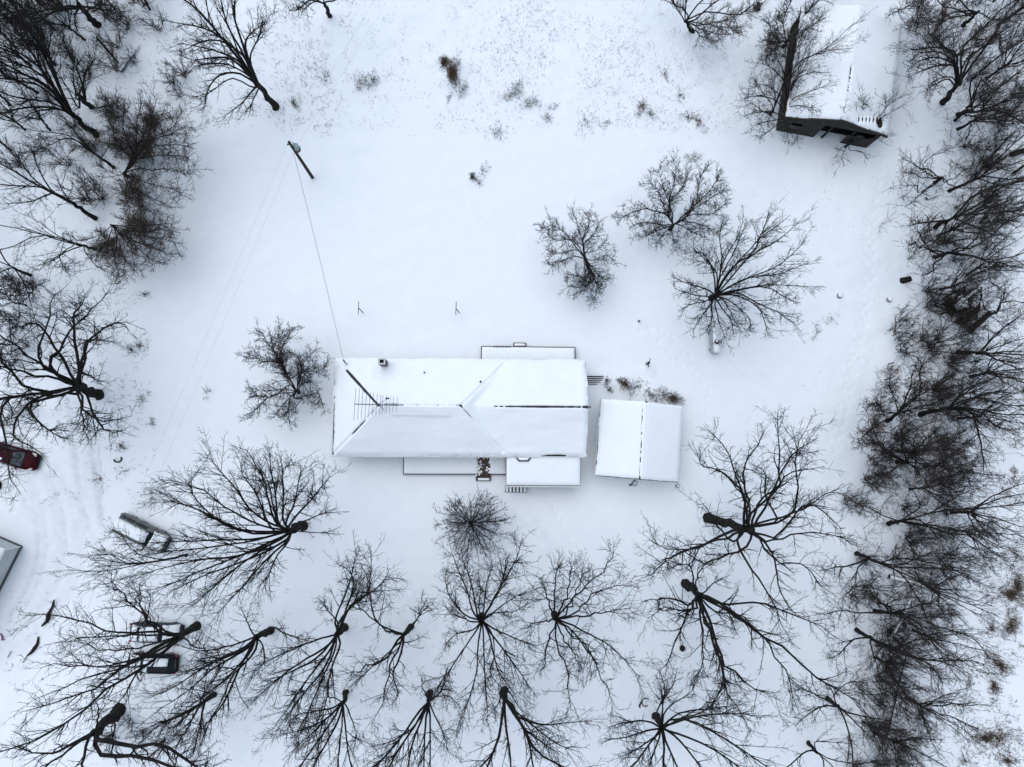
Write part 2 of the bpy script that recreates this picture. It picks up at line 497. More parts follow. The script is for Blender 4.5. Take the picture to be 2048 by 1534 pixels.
# ------------------------------------------------------------------ the farmhouse
EAVE = 3.1
def frame_from(c_bl, c_br, c_tl, c_tr, z):
    a, b_, c, d = [P(*p, z)[:2] for p in (c_bl, c_br, c_tl, c_tr)]
    ctr = (a+b_+c+d)/4
    ax = ((b_-a)+(d-c))/2
    L = np.linalg.norm(ax); ang = math.atan2(ax[1], ax[0])
    ay = ((c-a)+(d-b_))/2
    D = abs(-math.sin(ang)*ay[0]+math.cos(ang)*ay[1])
    return ctr, L, D, ang

hc, HL, HD, hang = frame_from((663, 911), (1172, 913), (671, 716), (1171, 721), EAVE+.15)
house = thing('farmhouse', 'long white farmhouse with snow covered hip roof, chimney and two low decks', 'house', (hc[0], hc[1], 0), hang)
def to_house(u, v, z):
    p = P(u, v, z)
    x, y = p[0]-hc[0], p[1]-hc[1]; c, s = math.cos(-hang), math.sin(-hang)
    return np.array([c*x-s*y, s*x+c*y, z])
hx, hy = HL/2, HD/2
X1 = to_house(1014, 905, EAVE)[0]          # right eave corner of the old hip roof
S1, S2 = 0.50, 0.37                       # pitches: old hip roof, newer gable roof
RY = to_house(840, 810, EAVE+2)[1]*0.4
def roof_h(x, y):
    dy = hy-np.abs(y)
    main = np.minimum(np.minimum(S1*dy, S1*(x+hx)), S1*(X1-x)*1.06)
    add = np.where(x > X1-6, S2*dy, -9.0)
    return EAVE+np.maximum(main, add)

wl = MB()
wl.box(-hx+.5, hx-.45, -hy+.55, hy-.55, -.3, EAVE-.05)
w_o = wl.build('wall', 'siding_white', house)
fd = MB(); fd.box(-hx+.48, hx-.43, -hy+.53, hy-.53, -.3, .45); fd.build('foundation', 'foundation', house)
# roof deck: hip block and gable block
def roof_prism(verts, faces, name, material, parent):
    m = MB(); m.v = [tuple(map(float, v)) for v in verts]; m.f = faces
    return m.build(name, material, parent)
rr = S1*hy
xl, xr = -hx+hy, X1-hy/1.06
t_ = .20
top = [(-hx, -hy, EAVE), (X1, -hy, EAVE), (X1, hy, EAVE), (-hx, hy, EAVE), (xl, 0, EAVE+rr), (xr, 0, EAVE+rr)]
bot = [(-hx, -hy, EAVE-t_), (X1, -hy, EAVE-t_), (X1, hy, EAVE-t_), (-hx, hy, EAVE-t_)]
roof = roof_prism(top+bot, [[0, 1, 5, 4], [1, 2, 5], [2, 3, 4, 5], [3, 0, 4], [6, 7, 1, 0], [7, 8, 2, 1], [8, 9, 3, 2], [9, 6, 0, 3], [9, 8, 7, 6]], 'roof', 'shingle', house)
rr2 = S2*(hy-.01); e2 = hy-.01; xa = X1-5.2
g_top = [(xa, -e2, EAVE-.004), (hx, -e2, EAVE-.004), (hx, 0, EAVE+rr2), (hx, e2, EAVE-.004), (xa, e2, EAVE-.004), (xa, 0, EAVE+rr2)]
g_bot = [(p[0], p[1], p[2]-t_-.01) for p in g_top]
roof_prism(g_top+g_bot, [[0, 1, 2, 5], [5, 2, 3, 4], [1, 0, 6, 7], [3, 2, 8, 9], [2, 1, 7, 8], [4, 3, 9, 10], [0, 5, 11, 6], [5, 4, 10, 11], [7, 6, 11, 8], [8, 11, 10, 9]], 'roof', 'shingle', house)
# white fascia / gutters
for nm, bx in (('gutter', (-hx-.07, hx+.02, -hy-.12, -hy-.005, EAVE-.14, EAVE+.02)), ('gutter', (-hx-.07, hx+.02, hy+.005, hy+.10, EAVE-.14, EAVE+.0)),
               ('gutter', (-hx-.13, -hx-.005, -hy-.12, hy+.10, EAVE-.15, EAVE+.015)), ('fascia', (hx+.004, hx+.05, -hy, hy, EAVE-.24, EAVE-.04))):
    MB().box(*bx).build(nm, 'trim_white', house)
# gable triangle on the right end
MB().poly([(hx-.44, -hy+.6, EAVE-.1), (hx-.44, hy-.6, EAVE-.1), (hx-.44, 0, EAVE+rr2-.35)]).build('gable_wall', 'siding_white', house)
# snow blanket on the roof
def house_snow():
    nx, ny = 300, 124
    xs = np.linspace(-hx-.03, hx+.03, nx); ys = np.linspace(-hy-.05, hy+.06, ny)
    X, Y = np.meshgrid(xs, ys)
    xc = np.clip(X, -hx, hx); yc = np.clip(Y, -hy, hy)
    base0 = roof_h(xc, yc)
    base = base0.copy()
    for _ in range(4):
        pd = np.pad(base, 1, mode='edge')
        base = (pd[:-2, 1:-1]+pd[2:, 1:-1]+pd[1:-1, :-2]+pd[1:-1, 2:]+pd[1:-1, 1:-1]*2)/6
    base = base+(base0-base)*smooth01((np.abs(Y)-hy+.5)/.3)
    e = np.minimum(np.minimum(X-xs[0], xs[-1]-X), np.minimum(Y-ys[0], ys[-1]-Y))
    th = 0.06+0.18*smooth01(e/.45)**.6
    th += 0.15*vnoise(X*.7, Y, 2.3)+.06*vnoise(X*.6+7, Y*1.2, .9)
    th += 0.02*vnoise(X, Y, .3)*smooth01((e)/.3)
    # wind lip: south side of the old ridge, a step 0.7 m below the crest
    xm, x2 = to_house(775, 812, 5)[0], to_house(915, 815, 5)[0]
    inr = smooth01((X-xm)/.8)*smooth01((x2-X)/1.2)
    lip = smooth01((Y+1.05+.12*vnoise(X, Y, 2.0))/.16)*smooth01((.05-Y)/.2)
    th += .10*inr*lip-.03*inr*smooth01((-.9-Y)/.3)*smooth01((Y+2.6)/1.0)
    # soft valley fill and hips
    def line(a, b_, w, amt, nse=.5, sc=.6):
        q, t = seg_dist(X, Y, a, b_)
        k = np.clip(1-nse+2*nse*(vnoise(X*1.0, Y, sc)+.5), 0, 1.6)
        return amt*np.exp(-(q/w)**2)*k
    hp = lambda u, v, z: to_house(u, v, z)[:2]
    th -= line((-hx+1.25, hy-1.25), (xl-.15, .05), .13, .42, .25)                  # bare upper left hip
    th -= line((-hx+.2, -hy+.2), (xl, 0), .12, .19, .3)                             # lower left hip, a crease
    th -= line((xl+.3, 0.03), (xr, 0.03), .07, .23, .55, .25)                       # dotted ridge
    th -= line((xr, 0), (X1-.4, -hy+.4), .11, .26, .35, .9)                         # lower right hip
    th -= line((xr, 0), (X1-.3, hy-.4), .14, .11, .3)
    xg0 = to_house(990, 817, 5)[0]; xg1 = to_house(1048, 817, 5)[0]
    th -= line((xg1, 0), (hx-.75, 0), .085, .40, .5, .3)                           # bare metal ridge vent
    th -= line((xg0, 0), (xg1, 0), .08, .24, .6, .18)
    th -= line((hx-.45, 0), (hx, 0), .10, .5, .1)
    th -= line((hx-4.2, -hy+.02), (hx-2.0, -hy+.02), .10, .25, .5)
    th -= line((-hx+.02, -hy+.2), (-hx+.02, hy-3.5), .05, .17, .7, .5)
    th -= line((-hx+.02, -hy+.1), (-hx+.02, -hy+2.2), .08, .17, .3, .5)
    # hollow scoured round the chimney
    cx, cy = to_house(767, 726, 4)[:2]
    q = np.hypot((X-cx-.4)/1.6, (Y-cy+.9)/1.0)
    th += .07*np.exp(-((q-1)/.22)**2)*(Y < cy+.2)-.10*np.exp(-q**2*2)
    # snow curl over the eave above the bay
    bx_ = to_house(1040, 912, 3)[0]
    th += .16*np.exp(-((X-bx_)/1.3)**2)*smooth01((-hy+1.0-Y)/.9)
    Zt = base+th
    heightfield('snow_blanket', xs, ys, Zt, base-.06, 'roof_snow', house, wob=.16)
house_snow()
# ridge vent of the newer roof, ridge shingles
MB().box(to_house(992, 817, 5)[0], hx-.02, -.06, .06, EAVE+rr2-.02, EAVE+rr2+.07).build('ridge_vent', 'black_metal', house, bevel=.02)
xv = to_house(1048, 817, 5)[0]
for k in range(26):
    MB().box(-.10, .10, -.075, .075, 0, .03, at=(xv+.3+k*.235, 0, EAVE+rr2+.072)).build('ridge_cap', 'shingle', house)
# chimney
ctop = to_house(762, 722, EAVE+2.6)
cbx, cby = to_house(765, 724, EAVE+2.0)[:2]
ch = MB().box(cbx-.29, cbx+.29, cby-.26, cby+.26, EAVE-.3, EAVE+2.45).build('chimney', 'brick', house)
cap = MB()
for a in ((-.32, .32, .16, .29), (-.32, .32, -.29, -.16), (-.32, -.19, -.16, .16), (.19, .32, -.16, .16)):
    cap.box(cbx+a[0], cbx+a[1], cby+a[2], cby+a[3], EAVE+2.452, EAVE+2.56)
cap.build('chimney_cap', 'mortar_cap', ch)
MB().box(cbx-.185, cbx+.185, cby-.155, cby+.155, EAVE+2.453, EAVE+2.48).build('flue', 'soot_hole_shade', ch)
for (u, v, z, r_) in ((849, 745, 4.0, .07), (961, 763, 4.7, .09)):
    x, y = to_house(u, v, z)[:2]
    zz = float(roof_h(x, y))
    vp = MB().tube([(x, y, zz-.1), (x, y, zz+.48)], r_, 10).build('vent_pipe', 'black_metal', house)
    MB().tube([(x, y, zz+.481), (x, y, zz+.50)], r_*.6, 10).build('pipe_mouth', 'soot_hole_shade', vp)  # black disc on the closed pipe, painted as the shade inside
# weather head of the service drop
wx_, wy_ = to_house(692, 727, 4.0)[:2]
wz_ = float(roof_h(wx_, wy_))
MB().tube([(wx_, wy_, wz_-.2), (wx_, wy_, wz_+.75), (wx_-.12, wy_+.16, wz_+.85), (wx_-.22, wy_+.3, wz_+.72)], [.05, .05, .06, .07], 8).build('service_mast', 'black_metal', house)
# windows and doors in the walls (hidden from above, seen when stepping aside)
def window(x, y, side, w=1.0, h=1.2, z=1.9):
    m = MB(); s = 1 if side > 0 else -1
    m.box(x-w/2-.07, x+w/2+.07, y-.03, y+.03, z-h/2-.07, z+h/2+.07)
    o = m.build('window', 'trim_white', house)
    MB().box(x-w/2, x+w/2, y+s*.031-.004, y+s*.031+.006, z-h/2, z+h/2).build('pane', 'window_glass', o)
for k, x in enumerate(np.linspace(-hx+2.5, hx-2.5, 7)):
    window(x, hy-.55, 1)
    if k in (0, 1, 4, 6): window(x, -hy+.55, -1)
# rear deck (picture top) with its step
dz = .62
dx0, dy1 = to_house(962, 692, dz)[:2]; dx1 = to_house(1151, 693, dz)[0]
dk = MB().box(dx0, dx1, hy-.54, dy1, dz-.16, dz).build('rear_deck', 'deck_wood', house)
for x in np.linspace(dx0+.15, dx1-.15, 5):
    MB().box(x-.06, x+.06, dy1-.2, dy1-.08, -.3, dz-.161).build('deck_post', 'deck_wood', dk)
for k, x in enumerate(np.linspace(dx0+1.3, dx0+2.9, 8)):
    MB().box(x-.05, x+.05, dy1-.14, dy1+.03, dz-.05, dz+.10).build('board_end', 'deck_wood', dk)
def flat_snow(name, x0, x1, y0, y1, z, th, parent, res=.12, seed=0, inset=.05, cut=None):
    nx = max(8, int((x1-x0)/res)); ny = max(8, int((y1-y0)/res))
    xs = np.linspace(x0+inset, x1-inset, nx); ys = np.linspace(y0+inset, y1-inset, ny)
    X, Y = np.meshgrid(xs, ys)
    e = np.minimum(np.minimum(X-xs[0], xs[-1]-X), np.minimum(Y-ys[0], ys[-1]-Y))
    Z = z+.01+th*(.25+.75*smooth01(e/.3)**.6)+th*.3*vnoise(X+seed, Y, 1.4)+th*.12*vnoise(X, Y+seed, .5)
    if cut is not None: Z = cut(X, Y, Z)
    Z = np.maximum(Z, z+.004)
    return heightfield(name, xs, ys, Z, np.full_like(Z, z-.02), 'roof_snow', parent)
flat_snow('deck_snow', dx0+.04, dx1-.04, hy-.5, dy1-.04, dz, .17, dk, seed=3)
sx0, sy1 = to_house(1027, 685, .35)[:2]; sx1 = to_house(1052, 685, .35)[0]
st = MB().box(sx0, sx1, dy1+.02, sy1, -.2, .34).build('deck_step', 'deck_wood', dk)
flat_snow('step_snow', sx0+.04, sx1-.04, dy1+.03, sy1-.04, .34, .14, dk, seed=5)
# front walk deck with swept strip of brown boards
fz = .5
fx0, fy0 = to_house(806, 949, fz)[:2]; fx1 = to_house(1014, 951, fz)[0]
fk = MB().box(fx0, fx1, fy0, -hy+.54, fz-.2, fz).build('front_deck', 'deck_wood', house)
bx0 = to_house(953, 940, fz)[0]; bx1 = to_house(981, 940, fz)[0]
def sweep(X, Y, Z):
    inside = smooth01((X-bx0+.12*vnoise(X, Y, .4)*2)/.10)*smooth01((bx1-X+.3*vnoise(X+9, Y, .4))/.10)
    return Z-inside*.4
flat_snow('deck_snow', fx0+.04, fx1, fy0+.04, -hy+.5, fz, .18, fk, seed=8, res=.1, cut=sweep)
nb = 17
for k in range(nb):
    y = -hy+.25-(k+.5)*((-hy+.25)-fy0)/nb
    MB().box(bx0-.06*random.random(), bx1+.08*random.random(), y-.062, y+.062, fz+.002, fz+.035+.02*random.random()).build('plank', 'brown_board', fk)
lump = MB()
for k in range(75):
    x = random.uniform(bx0-.1, bx1+.1); y = random.uniform(fy0-.05, -hy+.1); r_ = random.uniform(.04, .13)
    if abs(x-(bx0+bx1)/2-.12*math.sin(y*3)) < .22 and random.random() < .75: continue
    lump.lathe([(r_, 0), (r_*.8, r_*.35), (r_*.3, r_*.55)], at=(x, y, fz+.03), sides=7)
lump.build('snow_lumps', 'roof_snow', fk, smooth=True)['kind'] = 'stuff'
# two wooden front steps below the boards
sy0 = to_house(966, 962, .2)[1]
stp = MB().box(bx0-.05, bx1+.05, sy0, fy0-.03, -.2, .26).build('front_step', 'brown_board', house)
for k in range(3):
    yy = fy0-.05-(k+.5)*((fy0-.05)-sy0)/3
    MB().box(bx0-.03, bx1+.03, yy-.075, yy+.075, .262, .30).build('plank', 'brown_board', stp)
flat_snow('step_snow', bx0+.1, bx1-.05, sy0+.02, sy0+.34, .30, .09, stp, seed=4)
# covered porch with lower shed roof
pz = 2.55
px0, py0 = to_house(1012, 972, pz)[:2]; px1 = to_house(1161, 971, pz)[0]
pr = MB()
pr.v = [(px0, py0, pz), (px1, py0, pz), (px1, -hy+.5, pz+.32), (px0, -hy+.5, pz+.32), (px0, py0, pz-.16), (px1, py0, pz-.16), (px1, -hy+.5, pz+.16), (px0, -hy+.5, pz+.16)]
pr.f = [[0, 1, 2, 3], [7, 6, 5, 4], [4, 5, 1, 0], [5, 6, 2, 1], [6, 7, 3, 2], [7, 4, 0, 3]]
porch = pr.build('porch_roof', 'shingle', house)
def porch_snow():
    xs = np.linspace(px0+.03, px1-.03, 70); ys = np.linspace(py0+.06, -hy+.45, 36)
    X, Y = np.meshgrid(xs, ys)
    base = pz+.32*(Y-py0)/((-hy+.5)-py0)
    e = np.minimum(np.minimum(X-xs[0], xs[-1]-X), Y-ys[0])
    Z = base+.03+.15*smooth01(e/.35)**.6+.05*vnoise(X, Y, 2.0)+.012*vnoise(X, Y, .5)
    heightfield('snow_blanket', xs, ys, Z, base-.03, 'roof_snow', porch)
porch_snow()
MB().box(px0-.03, px1+.05, py0-.09, py0-.006, pz-.15, pz+.02).build('gutter', 'trim_white', porch)
MB().box(px1+.004, px1+.05, py0, -hy+.4, pz-.16, pz+.0).build('fascia', 'trim_white', porch)
for x in (px0+.12, (px0+px1)/2, px1-.12):
    MB().box(x-.06, x+.06, py0+.12, py0+.24, -.3, pz-.161).build('porch_post', 'trim_white', porch)
MB().box(px0+.1, px1-.1, py0+.1, -hy+.54, -.3, .48).build('porch_floor', 'deck_wood', house)
# snow-capped bay hood hanging at the main eave
b0 = to_house(1031, 913, 2.9)[0]; b1 = to_house(1063, 913, 2.9)[0]; by = to_house(1046, 923, 2.95)[1]
hd = MB()
yy0 = -hy-.125
hd.v = [(b0, yy0, 2.95), (b1, yy0, 2.95), (b1-.3, by, 2.95), (b0+.3, by, 2.95), (b0, yy0, 3.06), (b1, yy0, 3.06), (b1-.3, by, 3.06), (b0+.3, by, 3.06)]
hd.f = [[0, 1, 2, 3], [7, 6, 5, 4], [0, 4, 5, 1], [1, 5, 6, 2], [2, 6, 7, 3], [3, 7, 4, 0]]
hood = hd.build('eave_hood', 'black_metal', house)
hs_ = MB()
f = .12
ring = [(b0+f*1.6, yy0-.01), (b1-f*1.6, yy0-.01), (b1-.3-f*.6, by+f), (b0+.3+f*.6, by+f)]
cxm = sum(p[0] for p in ring)/4; cym = sum(p[1] for p in ring)/4
for s_, z in ((1, 3.055), (.97, 3.13), (.8, 3.19), (.4, 3.22)):
    hs_.v += [(cxm+(p[0]-cxm)*s_, cym+(p[1]-cym)*s_, z) for p in ring]
for k in range(3):
    for i in range(4):
        a = k*4+i; b2 = k*4+(i+1) % 4
        hs_.f.append([a, a+4, b2+4, b2])
hs_.f.append([12, 15, 14, 13]); hs_.f.append([0, 1, 2, 3])
hs_.build('hood_snow', 'roof_snow', house, smooth=True)
# stairs at the right end and off the porch
def stairs(name, x0, x1, y0, y1, n_, along, z1, parent):
    base = MB()
    base.box(x0, x1, y0, y1, -.2, .02)
    o = base.build(name, 'deck_wood', parent)
    for k in range(n_):
        z = z1*(n_-k)/n_
        if along == 'y':
            w = (y1-y0)/n_; a = y1-(k+1)*w
            MB().box(x0, x1, a+.05, a+w-.01, .021, z).build('tread', 'deck_wood', o)
            flat_snow('tread_snow', x0+.02, x1-.02, a+.10, a+w-.015, z, .08, o, res=.1, seed=k, inset=.01)
        else:
            w = (x1-x0)/n_; a = x1-(k+1)*w
            MB().box(a+.05, a+w-.01, y0, y1, .021, z).build('tread', 'deck_wood', o)
            flat_snow('tread_snow', a+.09, a+w-.015, y0+.02, y1-.02, z, .07, o, res=.1, seed=k, inset=.01)
    return o
q0 = to_house(1174, 770, .4); q1 = to_house(1206, 751, .4)
stairs('side_steps', q0[0]-.5, q1[0], q0[1], q1[1], 5, 'y', .7, house)
q0 = to_house(1010, 985, .3); q1 = to_house(1052, 972, .3)
stairs('porch_steps', q0[0], q1[0], q0[1], q1[1], 6, 'x', .55, house)

# ------------------------------------------------------------------ roof antenna
az = EAVE+rr+2.2
ab = to_house(757, 809, az)
c_, s_ = math.cos(hang), math.sin(hang)
awx, awy = hc[0]+c_*ab[0]-s_*ab[1], hc[1]+s_*ab[0]+c_*ab[1]
ant = thing('roof_antenna', 'old multi element television antenna on a mast above the house ridge', 'antenna', (awx, awy, EAVE+rr-.05), hang)
A0 = az-(EAVE+rr-.05)
MB().tube([(0, 0, 0), (0, 0, A0+.25)], .035, 8).build('mast', 'antenna_metal', ant)
bl = to_house(708, 808, az)[0]-ab[0]; br = to_house(796, 811, az)[0]-ab[0]
boom = MB().tube([(bl, 0.02, A0), (br, -.05, A0)], .04, 6).build('boom', 'antenna_metal', ant)
ex = np.linspace(bl+.08, .15, 8)
for i, x in enumerate(ex):
    hl = 1.42*(1-.055*i)
    MB().tube([(x+.05, hl, A0-.02), (x, 0, A0+.01), (x-.06, -hl, A0-.02)], .019, 5).build('element', 'antenna_metal', ant)
for i, x in enumerate((.35, .7, 1.0, 1.3, 1.62)):
    hl = .85-.05*i
    if x < br:
        MB().tube([(x+.03, hl, A0+.02), (x, 0, A0+.02), (x-.03, -hl, A0+.02)], .017, 5).build('element', 'antenna_metal', ant)
for i in range(14):
    x = .55+i*(br-.55)/13
    MB().tube([(x, .14, A0+.03), (x, -.14, A0+.03)], .02, 5).build('director', 'antenna_metal', ant)
rot = MB().box(-.12, .12, -.1, .1, A0-.35, A0-.1).build('rotor', 'black_metal', ant)
for a, ln in ((math.radians(35), .95), (math.radians(-45), .75), (math.radians(140), .35)):
    MB().tube([(0, 0, A0-.05), (math.cos(a)*ln, math.sin(a)*ln, A0+.02)], .022, 6).build('arm', 'antenna_metal', ant)
MB().box(.62, .92, .48, .62, A0-.05, A0+.06).build('amplifier', 'black_metal', ant)

# ------------------------------------------------------------------ garage
GE = 2.45
gc, GL, GD, gang = frame_from((1191, 952), (1358, 965), (1200, 797), (1365, 812), GE)
gar = thing('garage', 'detached square garage with snow covered ribbed metal roof beside the house', 'garage', (gc[0], gc[1], 0), gang)
gx, gy = GL/2, GD/2
MB().box(-gx+.3, gx-.3, -gy+.3, gy-.3, -.3, GE+.05).build('wall', 'siding_white', gar)
GS = .30
gr_x = -gx+GL*.52
def g_h(x): return GE+GS*(gx-np.abs(x-(gr_x)))*1.0-GS*abs(gr_x)*0
def g_top(x):
    return np.where(x < gr_x, GE+GS*(x+gx)*(gx*1.0)/(gr_x+gx), GE+GS*(gx-x)*gx/(gx-gr_x))
gz = float(g_top(np.array(gr_x)))
rf = MB()
rf.v = [(-gx, -gy, GE), (gr_x, -gy, gz), (gx, -gy, GE), (-gx, gy, GE), (gr_x, gy, gz), (gx, gy, GE)]
rf.v += [(v[0], v[1], v[2]-.13) for v in rf.v]
rf.f = [[0, 1, 4, 3], [1, 2, 5, 4], [6, 9, 10, 7], [7, 10, 11, 8], [0, 6, 7, 1], [1, 7, 8, 2], [3, 4, 10, 9], [4, 5, 11, 10], [0, 3, 9, 6], [2, 8, 11, 5]]
groof = rf.build('roof', 'black_metal', gar)
for yy, s in ((-gy+.31, -1), (gy-.31, 1)):
    MB().poly([(-gx+.35, yy+s*.012, GE), (gx-.35, yy+s*.012, GE), (gr_x, yy+s*.012, gz-.16)]).build('gable_wall', 'siding_white', gar)
def g_snow():
    xs = np.linspace(-gx+.02, gx-.0, 100); ys = np.linspace(-gy+.05, gy-.02, 96)
    X, Y = np.meshgrid(xs, ys)
    base = g_top(X)
    e = np.minimum(np.minimum(X-xs[0], xs[-1]-X), np.minimum(Y-ys[0], ys[-1]-Y))
    th = .03+.14*smooth01(e/.4)**.6+.05*vnoise(X, Y, 2.0)+.010*vnoise(X, Y, .5)
    th += .006*np.sin(Y*2*math.pi/.30)*(X < gr_x)                     # ribs of the sheet metal show through
    lx = gr_x-.22-.25*(Y/gy)*.3
    for a, w, d, nse in ((lx, .05, .26, .62), ):
        k = np.clip(1-nse+2*nse*(vnoise(X*.3, Y, .22)+.5)*(.6+.8*(vnoise(X*0, Y, 1.6)+.4)), 0, 1.5)
        th -= d*np.exp(-((X-a)/w)**2)*k*smooth01((gy-.2-Y)/.5)
    th -= .035*np.exp(-((X-gr_x-.12)/.09)**2)
    th -= .16*np.exp(-((X-gr_x-.45)/.05)**2)*np.clip(vnoise(X*0, Y, .18)*3, 0, 1)*smooth01((Y-gy+1.2)/.5)
    th -= .10*np.exp(-((X+gx-.03)/.06)**2)*np.clip(.5+2.2*vnoise(X*0, Y, .5), 0, 1.3)*smooth01((1.0-Y)/1)
    th += .18*np.exp(-((X+gx-.45)/.7)**2-((Y-gy+.3)/.6)**2)           # drift on the upper left corner
    heightfield('snow_blanket', xs, ys, base+th, base-.03, 'roof_snow', gar, wob=.07)
g_snow()
MB().box(-gx-.05, -gx-.004, -gy-.02, gy, GE-.15, GE+.01).build('fascia', 'trim_white', gar)
MB().box(gr_x-.1, gr_x+.1, gy-.1, gy+.04, gz-.05, gz+.06).build('ridge_end', 'black_metal', gar)
MB().box(-gx+.9, gx-.9, -gy+.27, -gy+.297, 0, 2.15).build('garage_door', 'siding_grey', gar)

# ------------------------------------------------------------------ old barn
BE, BR_ = 3.3, 4.75
bfl, bfr = P(1571, 236, BE), P(1774, 275, BE)
bbl, bbr = P(1611, 6, BE), P(1809, 38, BE)
axx = (bfr-bfl); BW = np.linalg.norm(axx[:2]); bang = math.atan2(axx[1], axx[0])
BLn = np.linalg.norm((bbr-bfr)[:2])-.6
barn = thing('barn', 'weathered dark plank barn with open front and snow covered gable roof', 'barn', (float(bfl[0]), float(bfl[1]), 0), bang)
ov = .35
x0, x1, y0, y1 = ov, BW-ov, ov, BLn-ov
xm = BW/2
def plank_wall(p0, p1, z0f, z1f, n_, nm, skip=None, tk=.04):
    """vertical planks from p0 to p1, tops following z1f(t); one object per plank"""
    p0 = Vector(p0); p1 = Vector(p1); d = (p1-p0); L = d.length; d.normalize(); nrm = Vector((-d.y, d.x, 0))
    wv = L/n_
    for k in range(n_):
        t = (k+.5)/n_
        zt, zb = z1f(t), z0f(t)
        rngs = [(zb+random.uniform(-.02, .05), zt)]
        if skip:
            rngs = skip(t, rngs)
        for (a, b2) in rngs:
            if b2-a < .1: continue
            off = random.uniform(-.012, .012)
            c = p0+d*(L*t)
            q = Matrix.Rotation(math.atan2(d.y, d.x)+random.uniform(-.01, .01), 3, 'Z')
            MB().box(-wv*.46, wv*.46, -tk/2+off, tk/2+off, a, b2, rot=q, at=(c.x, c.y, 0)).build('plank', 'barn_wood', barn)
roofz = lambda t: BE-.12+(BR_-BE)*(1-abs(t-.5)*2)*.96
def front_skip(t, r):
    a, b2 = r[0]
    if .10 < t < .21: return [(a, 1.0), (2.1, b2)]
    if .42 < t < .70: return [(2.75, b2)]
    if .70 <= t < .95: return [(a, 1.9+.25*math.sin(t*40)), (2.75, b2)]
    return r
plank_wall((x0, y0, 0), (x1, y0, 0), lambda t: -.2, roofz, 44, 'front', front_skip)
plank_wall((x0, y0+.05, 0), (x0, y1, 0), lambda t: -.2, lambda t: BE+.02, 48, 'left', lambda t, r: [(r[0][0], 1.2), (2.0, r[0][1])] if .45 < t < .52 else r)
plank_wall((x1, y0+.05, 0), (x1, y1, 0), lambda t: -.2, lambda t: BE+.02, 30, 'right')
plank_wall((x0, y1, 0), (x1, y1, 0), lambda t: -.2, roofz, 30, 'back')
fr_ = MB()
for x in np.linspace(x0+.1, x1-.1, 5):
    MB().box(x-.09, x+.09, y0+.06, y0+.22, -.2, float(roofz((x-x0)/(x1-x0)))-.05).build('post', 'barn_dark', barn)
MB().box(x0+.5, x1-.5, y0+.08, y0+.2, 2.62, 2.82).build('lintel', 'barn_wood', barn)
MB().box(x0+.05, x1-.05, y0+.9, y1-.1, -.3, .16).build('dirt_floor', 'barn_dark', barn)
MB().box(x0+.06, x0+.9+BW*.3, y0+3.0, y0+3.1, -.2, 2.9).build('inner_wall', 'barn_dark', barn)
rf = MB()
rf.v = [(-.05, 0, BE), (xm, -.05, BR_), (BW+.05, 0, BE), (-.05, BLn, BE), (xm, BLn, BR_), (BW+.05, BLn, BE)]
rf.v += [(v[0], v[1], v[2]-.14) for v in rf.v]
rf.f = [[0, 1, 4, 3], [1, 2, 5, 4], [6, 9, 10, 7], [7, 10, 11, 8], [0, 6, 7, 1], [1, 7, 8, 2], [3, 4, 10, 9], [4, 5, 11, 10], [0, 3, 9, 6], [2, 8, 11, 5]]
broof = rf.build('roof', 'barn_dark', barn)
for k in range(46):
    t = (k+.5)/46; x = BW*t
    z = BE+(BR_-BE)*(1-abs(t-.5)*2)
    MB().box(-.09, .09, -.03-random.uniform(0, .10)**1.5, .25, -.02, .025, at=(x, .0, z+.012)).build('shingle', 'barn_wood', broof)
def b_snow():
    xs = np.linspace(-.02, BW+.05, 110); ys = np.linspace(.06, BLn, 130)
    X, Y = np.meshgrid(xs, ys)
    base = BE+(BR_-BE)*(1-np.abs(X-xm)/xm)
    sag = -.10*np.sin(Y/BLn*math.pi)
    e = np.minimum(np.minimum(X-xs[0], xs[-1]-X), np.minimum(Y-ys[0]+.08*vnoise(X, Y*0, .5)*2, ys[-1]-Y))
    th = .04+.20*smooth01(e/.5)**.6+.07*vnoise(X, Y, 2.6)+.012*vnoise(X, Y, .6)
    k = np.clip(.45+2.2*vnoise(X*0, Y, .2), 0, 1.2)
    rl = smooth01((Y-1.9)/.3)*smooth01((BLn*.52-Y)/.3)
    th -= .46*np.exp(-((X-xm-.02)/.11)**2)*k*rl
    th += .10*rl*smooth01((xm-.1-X)/.1)*smooth01((X-xm+1.2)/.25)
    # a few bare corrugated strips by the lower right corner
    for i in range(7):
        cx = xm+BW*.16+i*.42
        th -= .60*np.exp(-((X-cx)/.10)**2-((Y-.75-.12*i)/.30)**2)
    th -= .60*np.exp(-((X-BW*.90)/.32)**2-((Y-1.1)/.45)**2)
    th = np.where(Y < .06+.12*(vnoise(X, Y*0, .9)+.2), th-.15, th)
    heightfield('snow_blanket', xs, ys, base+th, base-.06, 'roof_snow', barn, wob=.12)
b_snow()

